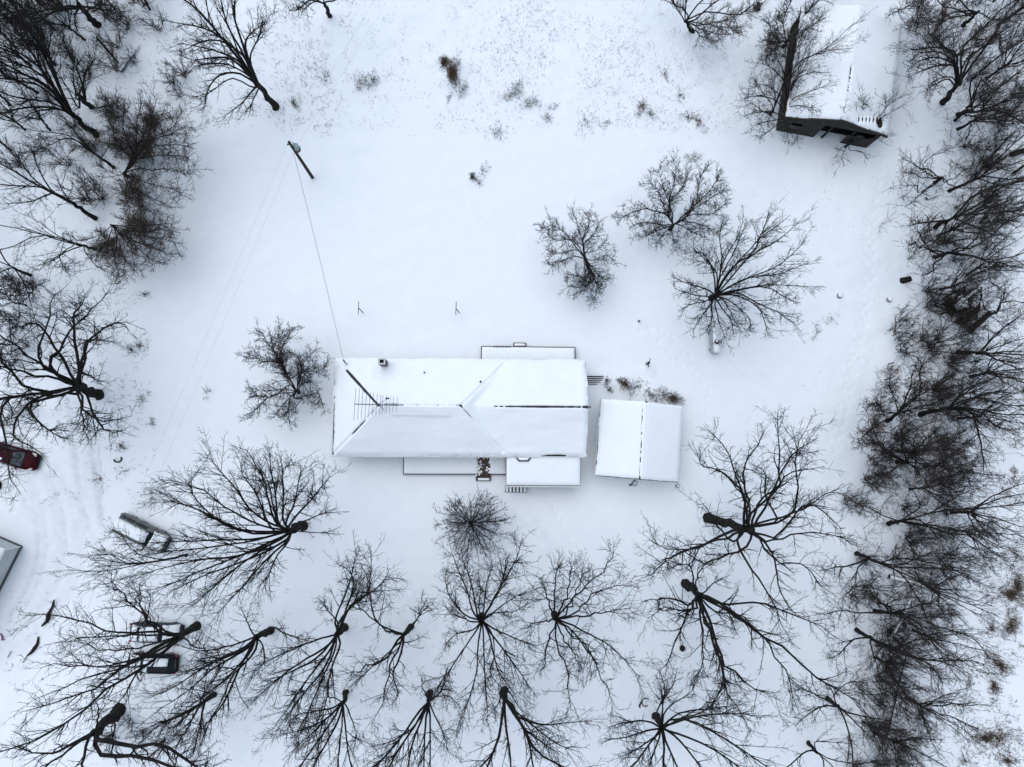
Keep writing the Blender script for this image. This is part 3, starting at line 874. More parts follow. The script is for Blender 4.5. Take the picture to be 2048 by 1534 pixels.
# ------------------------------------------------------------------ pale building at the left edge
c0 = P(46, 1092); ca = P(0, 1072)-c0; cb = P(0, 1178)-c0
ca /= np.linalg.norm(ca); ang = math.atan2(ca[1], ca[0])
cot = thing('outbuilding', 'pale grey sided low building with dark foundation at the driveway', 'building', (float(c0[0]), float(c0[1]), 0), ang)
W_, L_, HW = 7.0, 11.0, 2.75       # local +x along the short wall, +y along the long wall
sgn = 1 if (-math.sin(ang)*cb[0]+math.cos(ang)*cb[1]) > 0 else -1
ylim = (0, L_) if sgn > 0 else (-L_, 0)
cw = MB().box(.06, W_, ylim[0]+(.06 if sgn > 0 else 0), ylim[1]-(0 if sgn > 0 else .06), .35, HW).build('wall', 'siding_grey', cot)
MB().box(0, W_+.05, ylim[0], ylim[1], -.3, .348).build('foundation', 'foundation', cot)
for k in range(13):
    z = .42+k*.175
    MB().box(.035, .058, ylim[0]+.1, ylim[1]-.1, z, z+.165).build('siding_board', 'siding_grey', cot)
    yb = (ylim[1]-.058, ylim[1]-.035) if sgn < 0 else (ylim[0]+.035, ylim[0]+.058)
    MB().box(.062, W_-.1, yb[0], yb[1], z, z+.165).build('siding_board', 'siding_grey', cot)
ye = ylim[1] if sgn < 0 else ylim[0]
MB().box(-.01, .1, ye-.09*(1 if sgn < 0 else 0)-.0, ye+.09*(0 if sgn < 0 else 1)+.0, .351, HW).build('corner_trim', 'trim_white', cot)
wy = sgn*5.2
wn = MB().box(.0, .034, wy-.5, wy+.5, 1.0, 2.2).build('window', 'trim_white', cot)
MB().box(-.012, -.001, wy-.42, wy+.42, 1.08, 2.12).build('pane', 'window_glass', wn)
rf = MB()
ya, yb = ylim[0]-.15, ylim[1]+.15
rf.v = [(-.12, ya, HW), (W_/2, ya, HW+1.1), (W_+.12, ya, HW), (-.12, yb, HW), (W_/2, yb, HW+1.1), (W_+.12, yb, HW)]
rf.v += [(v[0], v[1], v[2]-.1) for v in rf.v]
rf.f = [[0, 1, 4, 3], [1, 2, 5, 4], [6, 9, 10, 7], [7, 10, 11, 8], [0, 6, 7, 1], [1, 7, 8, 2], [3, 4, 10, 9], [4, 5, 11, 10], [0, 3, 9, 6], [2, 8, 11, 5]]
rf.build('roof', 'trim_white', cot)
xs = np.linspace(-.08, W_+.08, 50); ys = np.linspace(ya+.05, yb-.05, 60)
X, Y = np.meshgrid(xs, ys); base = HW+1.1*(1-np.abs(X-W_/2)/(W_/2+.12))
e = np.minimum(np.minimum(X-xs[0], xs[-1]-X), np.minimum(Y-ys[0], ys[-1]-Y))
heightfield('snow_blanket', xs, ys, base+.04+.14*smooth01(e/.35)**.6+.04*vnoise(X, Y, 1.7), base-.03, 'roof_snow', cot)
# ------------------------------------------------------------------ trees
def tube_arrays(Pt, Rd, S):
    """Pt (N,K,3), Rd (N,K) -> verts, quads"""
    N, K, _ = Pt.shape
    T = np.gradient(Pt, axis=1)
    T /= np.linalg.norm(T, axis=2, keepdims=True)+1e-9
    m = np.abs(T.mean(1)); ref = np.eye(3)[np.argmin(m, axis=1)][:, None, :]
    U = np.cross(T, ref); U /= np.linalg.norm(U, axis=2, keepdims=True)+1e-9
    W = np.cross(T, U)
    a = 2*np.pi*np.arange(S)/S
    V = Pt[:, :, None, :] + Rd[:, :, None, None]*(U[:, :, None, :]*np.cos(a)[None, None, :, None] + W[:, :, None, :]*np.sin(a)[None, None, :, None])
    idx = np.arange(N*K*S).reshape(N, K, S)
    nx = np.roll(idx, -1, axis=2)
    Fq = np.stack([idx[:, :-1], nx[:, :-1], nx[:, 1:], idx[:, 1:]], -1).reshape(-1, 4)
    return V.reshape(-1, 3), Fq

def merge(parts):
    V, Fq, n0 = [], [], 0
    for v, f in parts:
        V.append(v); Fq.append(f+n0); n0 += len(v)
    return np.concatenate(V), np.concatenate(Fq)

def spawn(Pt, Rd, dens, t0, ang, length, K, rng, up=0.15, wig=0.12, rmin=0.008, rk=0.6, cmax=40, bend=0.25):
    """side shoots along every parent polyline; returns child polylines and radii"""
    N, Kp, _ = Pt.shape
    seg = np.linalg.norm(np.diff(Pt, axis=1), axis=2); L = seg.sum(1)
    cnt = np.clip(np.floor(L*(1-t0)*dens + rng.random(N)).astype(int), 0, cmax)
    par = np.repeat(np.arange(N), cnt); M = len(par)
    if M == 0:
        return np.zeros((0, K, 3)), np.zeros((0, K))
    t = t0+(1-t0)*rng.random(M)**0.85
    t = np.clip(t, 0, 0.985)
    f = t*(Kp-1); i = np.floor(f).astype(int); fr = (f-i)[:, None]
    A = Pt[par, i]; B = Pt[par, np.minimum(i+1, Kp-1)]
    pos = A*(1-fr)+B*fr
    d = B-A; d /= np.linalg.norm(d, axis=1, keepdims=True)+1e-9
    rp = Rd[par, i]*(1-fr[:, 0])+Rd[par, np.minimum(i+1, Kp-1)]*fr[:, 0]
    rv = rng.normal(size=(M, 3)); rv[:, 2] += 0.35
    pe = rv-(rv*d).sum(1, keepdims=True)*d; pe /= np.linalg.norm(pe, axis=1, keepdims=True)+1e-9
    th = np.radians(rng.normal(ang, 9, M))[:, None]
    cd = d*np.cos(th)+pe*np.sin(th)
    cl = length[0] + (length[1]*L[par])*(1-0.6*t)
    cl = np.minimum(cl, length[2])*rng.uniform(0.55, 1.2, M)
    step = (cl/(K-1))[:, None]
    out = np.zeros((M, K, 3)); out[:, 0] = pos
    cur = cd.copy(); bd = rng.normal(size=(M, 3))*bend/(K-1)
    for k in range(1, K):
        cur = cur + rng.normal(size=(M, 3))*wig + bd
        cur[:, 2] += up/(K-1)
        cur /= np.linalg.norm(cur, axis=1, keepdims=True)+1e-9
        out[:, k] = out[:, k-1]+cur*step
    r0 = np.clip(rp*rk, rmin*1.15, None)
    tt = np.linspace(0, 1, K)[None, :]
    rad = r0[:, None]*(1-tt)+rmin*0.75*tt
    return out, rad

TW = 0.90     # twig thickness factor
def crown_arrays(LP, LR, style, rng):
    s = style
    P2, R2 = spawn(LP, LR, s['d2'], s.get('t2', .16), s.get('a2', 38), s.get('l2', (.5, .26, 3.4)), 7, rng, up=s.get('up', .25), wig=s.get('wig', .10), rmin=.016*TW, bend=s.get('bend', .25))
    P3, R3 = spawn(P2, R2, s['d3'], .12, s.get('a3', 42), s.get('l3', (.35, .30, 1.5)), 3, rng, up=s.get('up', .25)*.8, wig=.12, rmin=.0125*TW)
    Lt = LP[:, LP.shape[1]//2:]; Lr = LR[:, LR.shape[1]//2:]
    P3b, R3b = spawn(Lt, Lr, s['d3']*.8, .1, 42, s.get('l3', (.35, .30, 1.5)), 3, rng, up=.2, wig=.12, rmin=.0125*TW)
    P3 = np.concatenate([P3, P3b]); R3 = np.concatenate([R3, R3b])
    P4, R4 = spawn(P3, R3, s['d4'], .15, s.get('a4', 48), s.get('l4', (.16, .28, .6)), 2, rng, up=.15, wig=.16, rmin=.0105*TW)
    P4b, R4b = spawn(P2, R2, s['d4']*.35, .35, 48, s.get('l4', (.16, .28, .6)), 2, rng, up=.15, wig=.16, rmin=.0105*TW)
    return merge([tube_arrays(P2, R2, 4), tube_arrays(P3, R3, 3), tube_arrays(P4, R4, 3), tube_arrays(P4b, R4b, 3)])

STY = {
    'tall':  dict(d2=1.6, t2=.25, d3=2.4, d4=2.35, a2=24, up=.16, wig=.04, bend=.10, l2=(.9, .28, 3.6), l3=(.4, .30, 1.4), a3=36),
    'oak':   dict(d2=1.55, t2=.2, d3=2.5, d4=2.4, a2=42, up=.22, wig=.17, l2=(.7, .26, 2.7), l3=(.4, .30, 1.3)),
    'maple': dict(d2=1.9, d3=2.6, d4=3.0, a2=28, up=.30, wig=.06, l2=(.6, .28, 2.8)),
    'apple': dict(d2=6.0, d3=5.2, d4=4.4, a2=48, a3=48, up=.25, wig=.16, l2=(.45, .29, 1.4), l3=(.28, .30, .75), l4=(.14, .22, .36)),
    'seed':  dict(d2=4.4, d3=5.0, d4=5.4, a2=42, up=.25, wig=.13, l2=(.6, .30, 1.9), l3=(.32, .32, .9), l4=(.08, .12, .17)),
    'bush':  dict(d2=3.0, d3=3.2, d4=3.0, a2=30, up=.25, wig=.09, l2=(.4, .30, 1.4), l3=(.2, .3, .7), l4=(.12, .2, .3)),
    'wood':  dict(d2=1.4, t2=.25, d3=2.0, d4=1.9, a2=30, up=.28, wig=.09, l2=(.8, .26, 3.0), l3=(.4, .30, 1.4)),
}

def limb_radii(LP, r0, K, rng, rtip=.018):
    L = np.linalg.norm(np.diff(LP, axis=1), axis=2).sum(1)
    k = np.clip(L/max(L.max(), .1), .35, 1)**0.8
    t = np.linspace(0, 1, K)[None, :]
    return (.54*r0*k)[:, None]*(1-t)**.78*rng.uniform(.85, 1.1, (len(LP), 1)) + rtip*.9

def assemble(root, trunk_pts, trunk_r, limbs, r_l, style, rng, bark='bark', twig='twig', K=12, tsides=9):
    """trunk, each main limb and the twig crown as meshes under root (coordinates local to root)"""
    tp = resample(trunk_pts, 9)
    n = len(tp); t = np.linspace(0, 1, n)
    tp[1:-1, :2] += rng.normal(size=(n-2, 2))*trunk_r*0.18
    rr = trunk_r*.82*(1.0+0.28*np.exp(-t*12))*(1-0.34*t)
    v, f = tube_arrays(tp[None], rr[None], tsides)
    v += rng.normal(size=v.shape)*trunk_r*0.06
    cap = np.arange(tsides)+(n-1)*tsides
    me = raw_mesh('trunk', np.vstack([v, tp[-1:]+[0, 0, trunk_r*.25]]), f, np.stack([cap, np.roll(cap, -1), np.full(tsides, len(v))], -1))
    link('trunk', me, bark, root, smooth=True)
    LP = np.stack([resample(l, K) for l in limbs])
    seg = np.linalg.norm(np.diff(LP, axis=1), axis=2).sum(1)
    w = rng.normal(size=LP.shape)*(seg/K*STY[style].get('wig', .1)*.5)[:, None, None]
    w[:, 0] = 0
    LP = LP+w
    LR = limb_radii(LP, r_l, K, rng)
    for i in range(len(LP)):
        v, f = tube_arrays(LP[i:i+1], LR[i:i+1], 6)
        link('limb', raw_mesh('limb', v, f), bark, root, smooth=True)
    v, f = crown_arrays(LP, LR, STY[style], rng)
    link('crown', raw_mesh('crown', v, f), twig, root)
    return root

ZR = {'px': (0, 0, 1.0), 'r2': (0, 0, 2.74), 'r3': (0, 500, 2.9257), 'r4': (0, 880, 2.3457), 'r5': (600, 900, 2.42),
      'r6': (1200, 800, 2.0896), 'r7': (1400, 0, 3.068), 'r8': (1040, 300, 3.103), 't4': (480, 640, 6.973),
      'w1': (1780, 280, 3.653), 'w2': (1650, 480, 2.95), 'w3': (1750, 0, 4.795)}
TREE_XY = []
def traced_tree(label, zr, base, H, hf, r0, limbs, style='tall', fork=None, twig='twig', name='bare_tree', rl=None, extra=0, seed=None, group=None):
    ox, oy, s = ZR[zr]
    q = lambda p: (ox+p[0]/s, oy+p[1]/s)
    if name == 'wood_tree' and twig == 'twig': twig = 'thicket_twig'
    rng = np.random.default_rng(seed if seed is not None else int(base[0]*31+base[1]*17+s*1000) % 99991)
    b0 = np.array(G(*q(base)))
    b0[2] -= 0.12
    root = thing(name, label, 'tree', b0, group=group)
    TREE_XY.append((b0[0], b0[1]))
    top = P(*q(fork), hf)-b0 if fork else np.array([0, 0, hf-b0[2]])
    trunk = np.array([[0, 0, 0], top*0.5+rng.normal(size=3)*[.05, .05, 0], top])
    out = []
    for l in limbs:
        ht = H*rng.uniform(.86, 1.0)
        if not isinstance(l[0], (tuple, list)):
            ht = l[0]; l = l[1:]
        pp = [np.array(q(p), float) for p in l]
        if len(pp) > 1 and (pp[-1][1] > 1526 or pp[-1][0] < 12 or pp[-1][1] < 6 or pp[-1][0] > 2036):
            dv = pp[-1]-pp[-2]; pp.append(pp[-1]+dv/np.hypot(*dv)*115)      # limb goes on outside the frame
        elif len(pp) > 1:
            pp[-1] = pp[-2]+(pp[-1]-pp[-2])*(.92 if style in ('apple', 'seed') else .82)        # the last twigs reach the traced tip
        st = rng.uniform(.78, .99)
        p0 = trunk[0]*(1-st)+top*st if not fork else (trunk[1]*(1-(st-.5)*2)+top*(st-.5)*2)
        h0 = p0[2]+b0[2]
        # photo path -> world, the limb climbing from the fork to its tip
        d = np.r_[0, np.cumsum([np.hypot(*(pp[i+1]-pp[i])) for i in range(len(pp)-1)])]
        first = 0.22*d[-1] if d[-1] > 0 else 10.0
        fr = (d+first)/(d[-1]+first)
        pts = [p0] + [P(pp[i][0], pp[i][1], h0+(ht-h0)*fr[i]**0.85)-b0 for i in range(len(pp))]
        if len(pp) == 1:
            mid = pts[0]*.55+pts[1]*.45+np.array([0, 0, (ht-h0)*.1]); pts = [pts[0], mid, pts[1]]
        out.append(np.array(pts))
    for k in range(extra):
        a = rng.uniform(0, 6.283); ln = rng.uniform(.25, .45)*H
        st = rng.uniform(.6, .98); p0 = top*st
        dirv = np.array([math.cos(a)*.8, math.sin(a)*.8, rng.uniform(.5, 1.3)])
        out.append(np.array([p0, p0+dirv*ln*.5, p0+dirv*ln+np.array([0, 0, .1*ln])]))
    assemble(root, trunk, r0, out, (rl or r0*.52), style, rng, twig=twig)
    return root

def proc_limbs(H, hf, spread, n, rng, lean=0.0):
    out = []
    for k in range(n):
        a = k*2.399+rng.uniform(-.4, .4)
        st = rng.uniform(.62, 1.0)
        p0 = np.array([0, 0, hf*st])
        rr = spread*rng.uniform(.55, 1.05); top = H*rng.uniform(.72, 1.0)*(0.75+.25*st)
        e = np.array([math.cos(a)*rr, math.sin(a)*rr, top])
        m1 = p0*.6+e*.4+np.array([math.cos(a+.4)*.12*rr, math.sin(a+.4)*.12*rr, (top-hf)*rng.uniform(-.02, .1)])
        out.append(np.array([p0, m1, e]))
    return out

def proto(name, label, cat, H, hf, spread, n, r0, style, seed, twig='twig', group=None, multi=False):
    rng = np.random.default_rng(seed)
    root = thing(name, label, cat, (0, 0, 0), group=group)
    if multi:
        tr = np.array([[0, 0, 0], [0, 0, hf*.5], [0, 0, hf]])
    else:
        lx, ly = rng.normal(size=2)*.05*H
        tr = np.array([[0, 0, 0], [lx*.3, ly*.3, hf*.5], [lx*.6, ly*.6, hf]])
    lm = proc_limbs(H, hf, spread, n, rng)
    for l in lm: l += np.array([tr[2][0], tr[2][1], 0])*1.0
    assemble(root, tr, r0, lm, r0*.55, style, rng, twig=twig, K=9)
    return root

def copy_tree(root, loc, rz, sc, label=None):
    o = root.copy(); COL.objects.link(o)
    o.location = loc; o.rotation_euler = (random.uniform(-.06, .06), random.uniform(-.06, .06), rz); o.scale = (sc, sc, sc)
    if label: o['label'] = label
    for ch in root.children:
        c = ch.copy(); COL.objects.link(c); c.parent = o
    return o
# ------------------------------------------------------------------ yard trees (main limbs traced, heights from the species' usual size)
traced_tree('small gnarled fruit tree standing alone in the yard, twiggy crown over bent trunk', 'r8', (455, 775), 5.5, 2.2, .17, [
    [(350, 600), (280, 520), (200, 470), (125, 490)], [(390, 590), (360, 480), (320, 360)], [(400, 580), (460, 520), (500, 430)],
    [(330, 660), (250, 690), (170, 720)], [4.0, (470, 680), (540, 655), (605, 715)], [3.2, (430, 800), (390, 870), (320, 900)],
    [3.4, (460, 800), (480, 870), (440, 950)], [3.2, (500, 790), (560, 800)], [(400, 640), (480, 620), (545, 550)], [(350, 620), (240, 640), (160, 620)],
    [3.5, (400, 790), (330, 770), (270, 790)], [(390, 560), (430, 450), (420, 390)], [(330, 560), (230, 560), (170, 530)], [3.4, (440, 820), (360, 850), (290, 850)], [3.4, (480, 830), (530, 880)]],
    'apple', fork=(395, 655), twig='orchard_twig', name='fruit_tree')
traced_tree('round crowned fruit tree with forked black trunk and one broken limb', 'r8', (930, 492), 6.6, 1.5, .22, [
    [(920, 400), (930, 300), (970, 150), (950, 50)], [(905, 380), (850, 240), (790, 200)], [(900, 400), (780, 370), (650, 410), (615, 430)],
    [4.5, (880, 490), (780, 530), (710, 530)], [(1000, 440), (1080, 350), (1110, 230), (1140, 110)], [(1060, 380), (1180, 300), (1300, 240)],
    [(1060, 400), (1180, 400), (1300, 320)], [5.0, (980, 460), (1080, 510), (1160, 550)], [3.5, (945, 520), (970, 630)], [3.5, (900, 510), (840, 590)],
    [5.0, (1010, 440), (1150, 470), (1240, 520)], [(940, 380), (890, 230), (850, 110)], [(1090, 340), (1200, 220), (1230, 150)], [(930, 330), (1010, 230), (1050, 120)], [4.2, (870, 460), (770, 450), (690, 470)]],
    'apple', twig='orchard_twig', name='fruit_tree')
traced_tree('wide multi stemmed maple leaning out beside the propane tank', 'r8', (1185, 922), 11.0, 1.6, .36, [
    [(1260, 800), (1350, 700), (1440, 640), (1500, 520), (1560, 350)], [(1240, 770), (1250, 660), (1240, 520), (1270, 450)], [(1220, 770), (1150, 680), (1060, 600)],
    [(1300, 850), (1450, 780), (1600, 720), (1810, 530)], [(1330, 870), (1500, 840), (1690, 840), (1830, 850)], [(1350, 890), (1480, 950), (1600, 1010), (1750, 1110)],
    [8, (1180, 910), (1080, 900), (930, 850)], [7, (1170, 930), (1060, 960), (960, 1010)], [7, (1180, 960), (1110, 1060), (1060, 1140)], [8, (1210, 960), (1240, 1080), (1280, 1190)],
    [8, (1260, 930), (1330, 1050), (1390, 1150)], [9, (1330, 900), (1480, 980), (1560, 1200)], [(1420, 670), (1600, 560), (1760, 420)], [(1400, 800), (1600, 770), (1830, 690)],
    [8, (1170, 870), (1050, 830), (935, 790)], [(1240, 800), (1320, 650), (1430, 390)], [(1300, 760), (1480, 560), (1720, 370)], [9, (1200, 760), (1130, 640), (1010, 640)],
    [7, (1190, 960), (1190, 1060), (1120, 1170)], [8, (1290, 930), (1420, 1040), (1430, 1150)], [(1260, 700), (1350, 540), (1390, 430)], [8, (1230, 950), (1310, 1060), (1330, 1180)], [(1500, 850), (1620, 900), (1740, 960)]],
    'maple', name='maple_tree', rl=.15)
traced_tree('crooked fruit tree with spreading bare limbs off the hip roof corner', 't4', (825, 1010), 6.4, 1.1, .21, [
    [(700, 880), (600, 700), (520, 560), (540, 330), (525, 60)], [(560, 600), (440, 400), (300, 200), (235, 110)], [(540, 600), (300, 580), (160, 490), (20, 520)],
    [(840, 890), (810, 710), (880, 600), (1000, 440), (1090, 400)], [5, (830, 760), (920, 710), (1080, 720), (1210, 655)], [(850, 640), (780, 480), (650, 455), (570, 500)],
    [4.5, (700, 900), (560, 1000), (440, 1070), (250, 1050), (140, 940)], [4.2, (640, 960), (500, 985), (330, 980), (185, 990)], [3.6, (700, 1080), (680, 1290), (690, 1470)],
    [3.6, (760, 1090), (940, 1050), (1110, 1050), (1180, 1320)], [3.4, (700, 1080), (600, 1170), (550, 1260), (460, 1390)], [3.8, (540, 1030), (440, 1060), (280, 1180), (130, 1380)],
    [3.6, (740, 1090), (870, 1110), (700, 1280), (560, 1380)], [5, (860, 900), (960, 850), (1020, 860)], [(600, 640), (480, 420), (420, 280)], [(560, 520), (640, 300), (690, 150)]],
    'apple', twig='orchard_twig', name='fruit_tree')
# round shrub before the porch: many stems from one foot
sb_base = np.array(G(943, 1046)); rng = np.random.default_rng(51)
sb = thing('round_shrub', 'dense round leafless shrub with radiating stems before the front deck', 'shrub', sb_base-[0, 0, .1])
ls = []
for k in range(46):
    a = k*2.39996+rng.uniform(-.2, .2); rr_ = 3.8*rng.uniform(.5, 1.0)*(1 - .12*math.sin(a)); z = rng.uniform(3.0, 4.8)*(1.1-.1*rr_/4)
    e_ = np.array([math.cos(a)*rr_, math.sin(a)*rr_*.95+.35, z])
    ls.append(np.array([[0, 0, .35], [e_[0]*.35, e_[1]*.35, z*.5], e_]))
assemble(sb, np.array([[0, 0, 0], [0, 0, .3], [0, 0, .6]]), .16, ls, .04, 'bush', rng, bark='bush_twig', twig='bush_twig', K=8)

# ------------------------------------------------------------------ the row below the house
traced_tree('broad fan shaped tree with thick scarred trunk beyond the snowed in van', 'r4', (1422, 403), 17.5, 4.6, .50, [
    [(1180, 465), (980, 470), (800, 480), (590, 485)], [(1200, 440), (1050, 390), (960, 340), (850, 300), (740, 270)], [(1250, 410), (1080, 330), (960, 240), (850, 200), (730, 180)],
    [(1270, 390), (1180, 330), (1100, 220), (1020, 130), (960, 60)], [(1300, 400), (1265, 300), (1240, 200), (1180, 80), (1150, 30)], [(1310, 395), (1290, 250), (1270, 130), (1265, 30)],
    [(1340, 390), (1380, 300), (1400, 200), (1420, 120)], [(1350, 410), (1440, 300), (1510, 220), (1560, 160)], [9, (1400, 395), (1500, 350), (1600, 310)],
    [7, (1420, 430), (1500, 435), (1620, 445)], [(1330, 450), (1200, 510), (1080, 560), (950, 610), (800, 680), (650, 720)], [(1340, 470), (1230, 530), (1060, 600), (900, 660), (740, 750)],
    [(1350, 470), (1270, 540), (1180, 640), (1090, 740), (1000, 830)], [(1310, 470), (1130, 540), (960, 560), (800, 590), (620, 650)], [(1290, 480), (1160, 560), (1060, 640), (940, 740), (820, 800)],
    [(1280, 420), (1200, 250), (1130, 150), (1140, 60)], [(1240, 430), (1060, 400), (900, 250), (930, 120)], [(1330, 380), (1330, 240), (1330, 130), (1410, 110)], [(1200, 470), (1000, 500), (820, 520), (640, 540)],
    [13, (1300, 380), (1260, 200), (1220, 130)], [(1350, 480), (1290, 560), (1260, 640), (1200, 700)]],
    'tall', name='shade_tree', rl=.20)
traced_tree('slim leaning tree crossing under the fan shaped tree near the van', 'r4', (875, 540), 11.5, 3.0, .17, [
    [(800, 560), (640, 580), (520, 570), (400, 560)], [(700, 575), (520, 610), (400, 615), (310, 605)], [10, (760, 560), (640, 530), (560, 440), (500, 420)], [(620, 580), (520, 540), (420, 540)]],
    'tall', fork=(840, 548), name='shade_tree')
traced_tree('thick barked tree spreading limbs over two snowed in cars', 'r4', (925, 872), 16.5, 3.6, .46, [
    [(720, 900), (560, 910), (400, 860), (240, 825), (100, 810)], [(740, 890), (680, 830), (600, 750), (540, 680), (520, 600)], [(700, 960), (560, 990), (420, 970), (340, 920)],
    [(760, 950), (600, 1050), (460, 1100), (300, 1160), (120, 1230)], [(800, 970), (640, 1080), (520, 1160), (380, 1260), (200, 1390), (20, 1450)], [(700, 1000), (520, 1055), (380, 1060), (150, 1060)],
    [(780, 990), (640, 1090), (590, 1180), (540, 1240), (420, 1330)], [(690, 840), (660, 740), (640, 660)], [14, (560, 910), (420, 930), (300, 900)], [(560, 1080), (420, 1180), (240, 1230), (60, 1290)], [13, (860, 930), (960, 990), (1040, 1000)]],
    'oak', name='shade_tree', rl=.22, fork=(840, 920))
traced_tree('tree with thick base and parallel slanting limbs next to the black hatchback', 'r4', (1268, 893), 16.5, 3.4, .42, [
    [(1180, 930), (1100, 960), (960, 990), (830, 965)], [(1150, 980), (1080, 1010), (950, 1070), (830, 1150), (740, 1200)], [(1170, 1000), (1060, 1120), (960, 1200), (830, 1280)],
    [(1160, 980), (1000, 1070), (880, 1180), (700, 1290)], [(1190, 1000), (1090, 1110), (1020, 1260), (900, 1420)], [9, (1180, 900), (1150, 830), (1120, 770)], [(1130, 980), (940, 1060), (800, 1120)],
    [(1120, 1080), (1060, 1210), (980, 1330), (920, 1480)], [12, (1230, 960), (1240, 1040), (1180, 1100)], [12, (1280, 880), (1340, 910), (1450, 945)]],
    'tall', name='shade_tree', rl=.19, fork=(1195, 930))
traced_tree('row tree with tall forked shoots reaching toward the house and limbs slanting away', 'r5', (215, 855), 16.5, 3.2, .40, [
    [(120, 905), (0, 950), (-130, 1010), (-250, 1080)], [(130, 950), (0, 1030), (-120, 1120), (-240, 1230)], [(150, 960), (60, 1080), (-40, 1220), (-150, 1380)],
    [(170, 960), (110, 1100), (40, 1260), (-40, 1420)], [(195, 950), (150, 1060), (130, 1200), (100, 1330)], [14, (190, 830), (270, 740), (330, 690), (340, 600), (350, 470)],
    [14, (170, 820), (220, 700), (250, 600), (280, 480)], [14, (250, 750), (340, 690), (400, 640), (440, 560)], [10, (180, 830), (130, 770), (110, 700)], [(90, 1000), (-60, 1080), (-200, 1160)],
    [(120, 1050), (0, 1200), (-90, 1330)], [14, (240, 720), (260, 620), (210, 560)]], 'tall', name='shade_tree', rl=.19, fork=(175, 895))
traced_tree('smaller row tree with one curved limb sweeping back toward the house', 'r5', (538, 855), 12.5, 2.8, .33, [
    [10, (430, 880), (350, 810), (290, 750), (230, 650)], [10, (380, 840), (345, 740), (320, 640), (310, 560)], [8, (545, 850), (590, 770), (615, 700)], [8, (560, 830), (600, 770), (650, 740)],
    [(470, 940), (380, 1030), (290, 1100), (240, 1160)], [(480, 950), (430, 1070), (400, 1200), (340, 1340)], [(480, 1000), (450, 1100), (480, 1180), (440, 1230)], [7, (500, 930), (560, 920), (590, 890)], [11, (420, 1000), (330, 1040), (250, 1080), (190, 1070)]],
    'oak', name='shade_tree', fork=(500, 893), rl=.17)
traced_tree('tall row tree opposite the round shrub with shoots fanning out all around', 'r5', (880, 805), 15.5, 2.0, .42, [
    [(830, 910), (760, 1010), (700, 1100), (640, 1180)], [(860, 960), (850, 1100), (800, 1250), (740, 1390)], [(890, 960), (895, 1120), (910, 1260), (900, 1340)], [(920, 900), (950, 1050), (1000, 1130), (1060, 1200)],
    [(940, 910), (1040, 1040), (1100, 1130), (1160, 1210)], [13, (950, 870), (1060, 920), (1160, 950)], [14, (840, 790), (810, 690), (760, 560), (730, 480)], [13, (855, 780), (830, 650), (790, 540), (780, 480)],
    [13, (890, 770), (900, 660), (940, 540)], [15, (910, 770), (980, 650), (1040, 540), (1080, 420)], [13, (920, 800), (1010, 730), (1115, 680)], [12, (830, 830), (740, 790), (680, 740)],
    [11, (840, 870), (760, 890), (690, 950)], [10, (865, 760), (875, 680), (860, 600)], [14, (905, 780), (960, 680), (1000, 560), (1020, 480)], [11, (800, 800), (720, 700), (700, 580)], [12, (930, 890), (940, 1000), (920, 1080), (1000, 1180)], [11, (930, 790), (1040, 780), (1120, 730)]],
    'tall', name='shade_tree', rl=.17)
traced_tree('row tree with curling limbs spread over the trampled snow below the porch', 'r5', (1230, 795), 14.5, 2.2, .38, [
    [(1205, 920), (1190, 1000), (1160, 1090)], [(1240, 940), (1290, 1050), (1300, 1180), (1310, 1290)], [(1320, 880), (1420, 1010), (1480, 1140), (1540, 1260)], [(1360, 870), (1500, 950), (1600, 1050), (1660, 1110)],
    [12, (1330, 790), (1420, 700), (1540, 660), (1640, 670)], [12, (1300, 780), (1350, 640), (1390, 550)], [13, (1290, 750), (1420, 620), (1510, 520), (1515, 460)], [11, (1210, 760), (1180, 650), (1130, 590)],
    [12, (1230, 740), (1240, 620), (1260, 520)], [13, (1290, 870), (1380, 950), (1440, 1040), (1420, 1120)], [11, (1280, 740), (1310, 640), (1310, 520)], [11, (1190, 830), (1130, 840), (1080, 880)], [13, (1270, 900), (1330, 1000), (1380, 1100)], [12, (1380, 800), (1500, 780), (1620, 760)]],
    'oak', name='shade_tree', rl=.16)
traced_tree('large oak with long thick leaning trunk and wide crooked limbs', 'r6', (452, 492), 14.0, 6.0, .55, [
    [(610, 500), (630, 460), (590, 380), (560, 300), (530, 200), (430, 110)], [(640, 460), (740, 380), (750, 270), (740, 130), (740, 30)], [(660, 440), (720, 380), (800, 300), (880, 290), (940, 260)],
    [(615, 420), (600, 340), (610, 250), (680, 150), (700, 110)], [(700, 575), (790, 520), (830, 460), (890, 430), (960, 390), (1040, 340)], [(800, 490), (820, 400), (825, 290), (830, 180), (870, 100)],
    [(640, 570), (600, 620), (500, 650), (430, 680), (360, 640), (300, 630)], [(560, 570), (440, 600), (310, 630), (180, 580)], [(575, 600), (620, 690), (690, 780), (740, 890), (790, 1000)],
    [(680, 600), (740, 670), (850, 690), (930, 780), (1000, 830)], [(720, 640), (740, 760), (800, 870), (860, 900)], [(840, 460), (890, 440), (970, 500), (1030, 570)], [(600, 400), (500, 300), (430, 280), (410, 200)],
    [12, (560, 590), (500, 540), (430, 430), (400, 440)], [(760, 300), (840, 200), (930, 150)], [(320, 640), (260, 690), (190, 750)], [(740, 500), (690, 400), (690, 300), (640, 260)], [(700, 590), (820, 560), (960, 560), (1080, 610)]],
    'oak', name='oak_tree', rl=.24, fork=(640, 545))
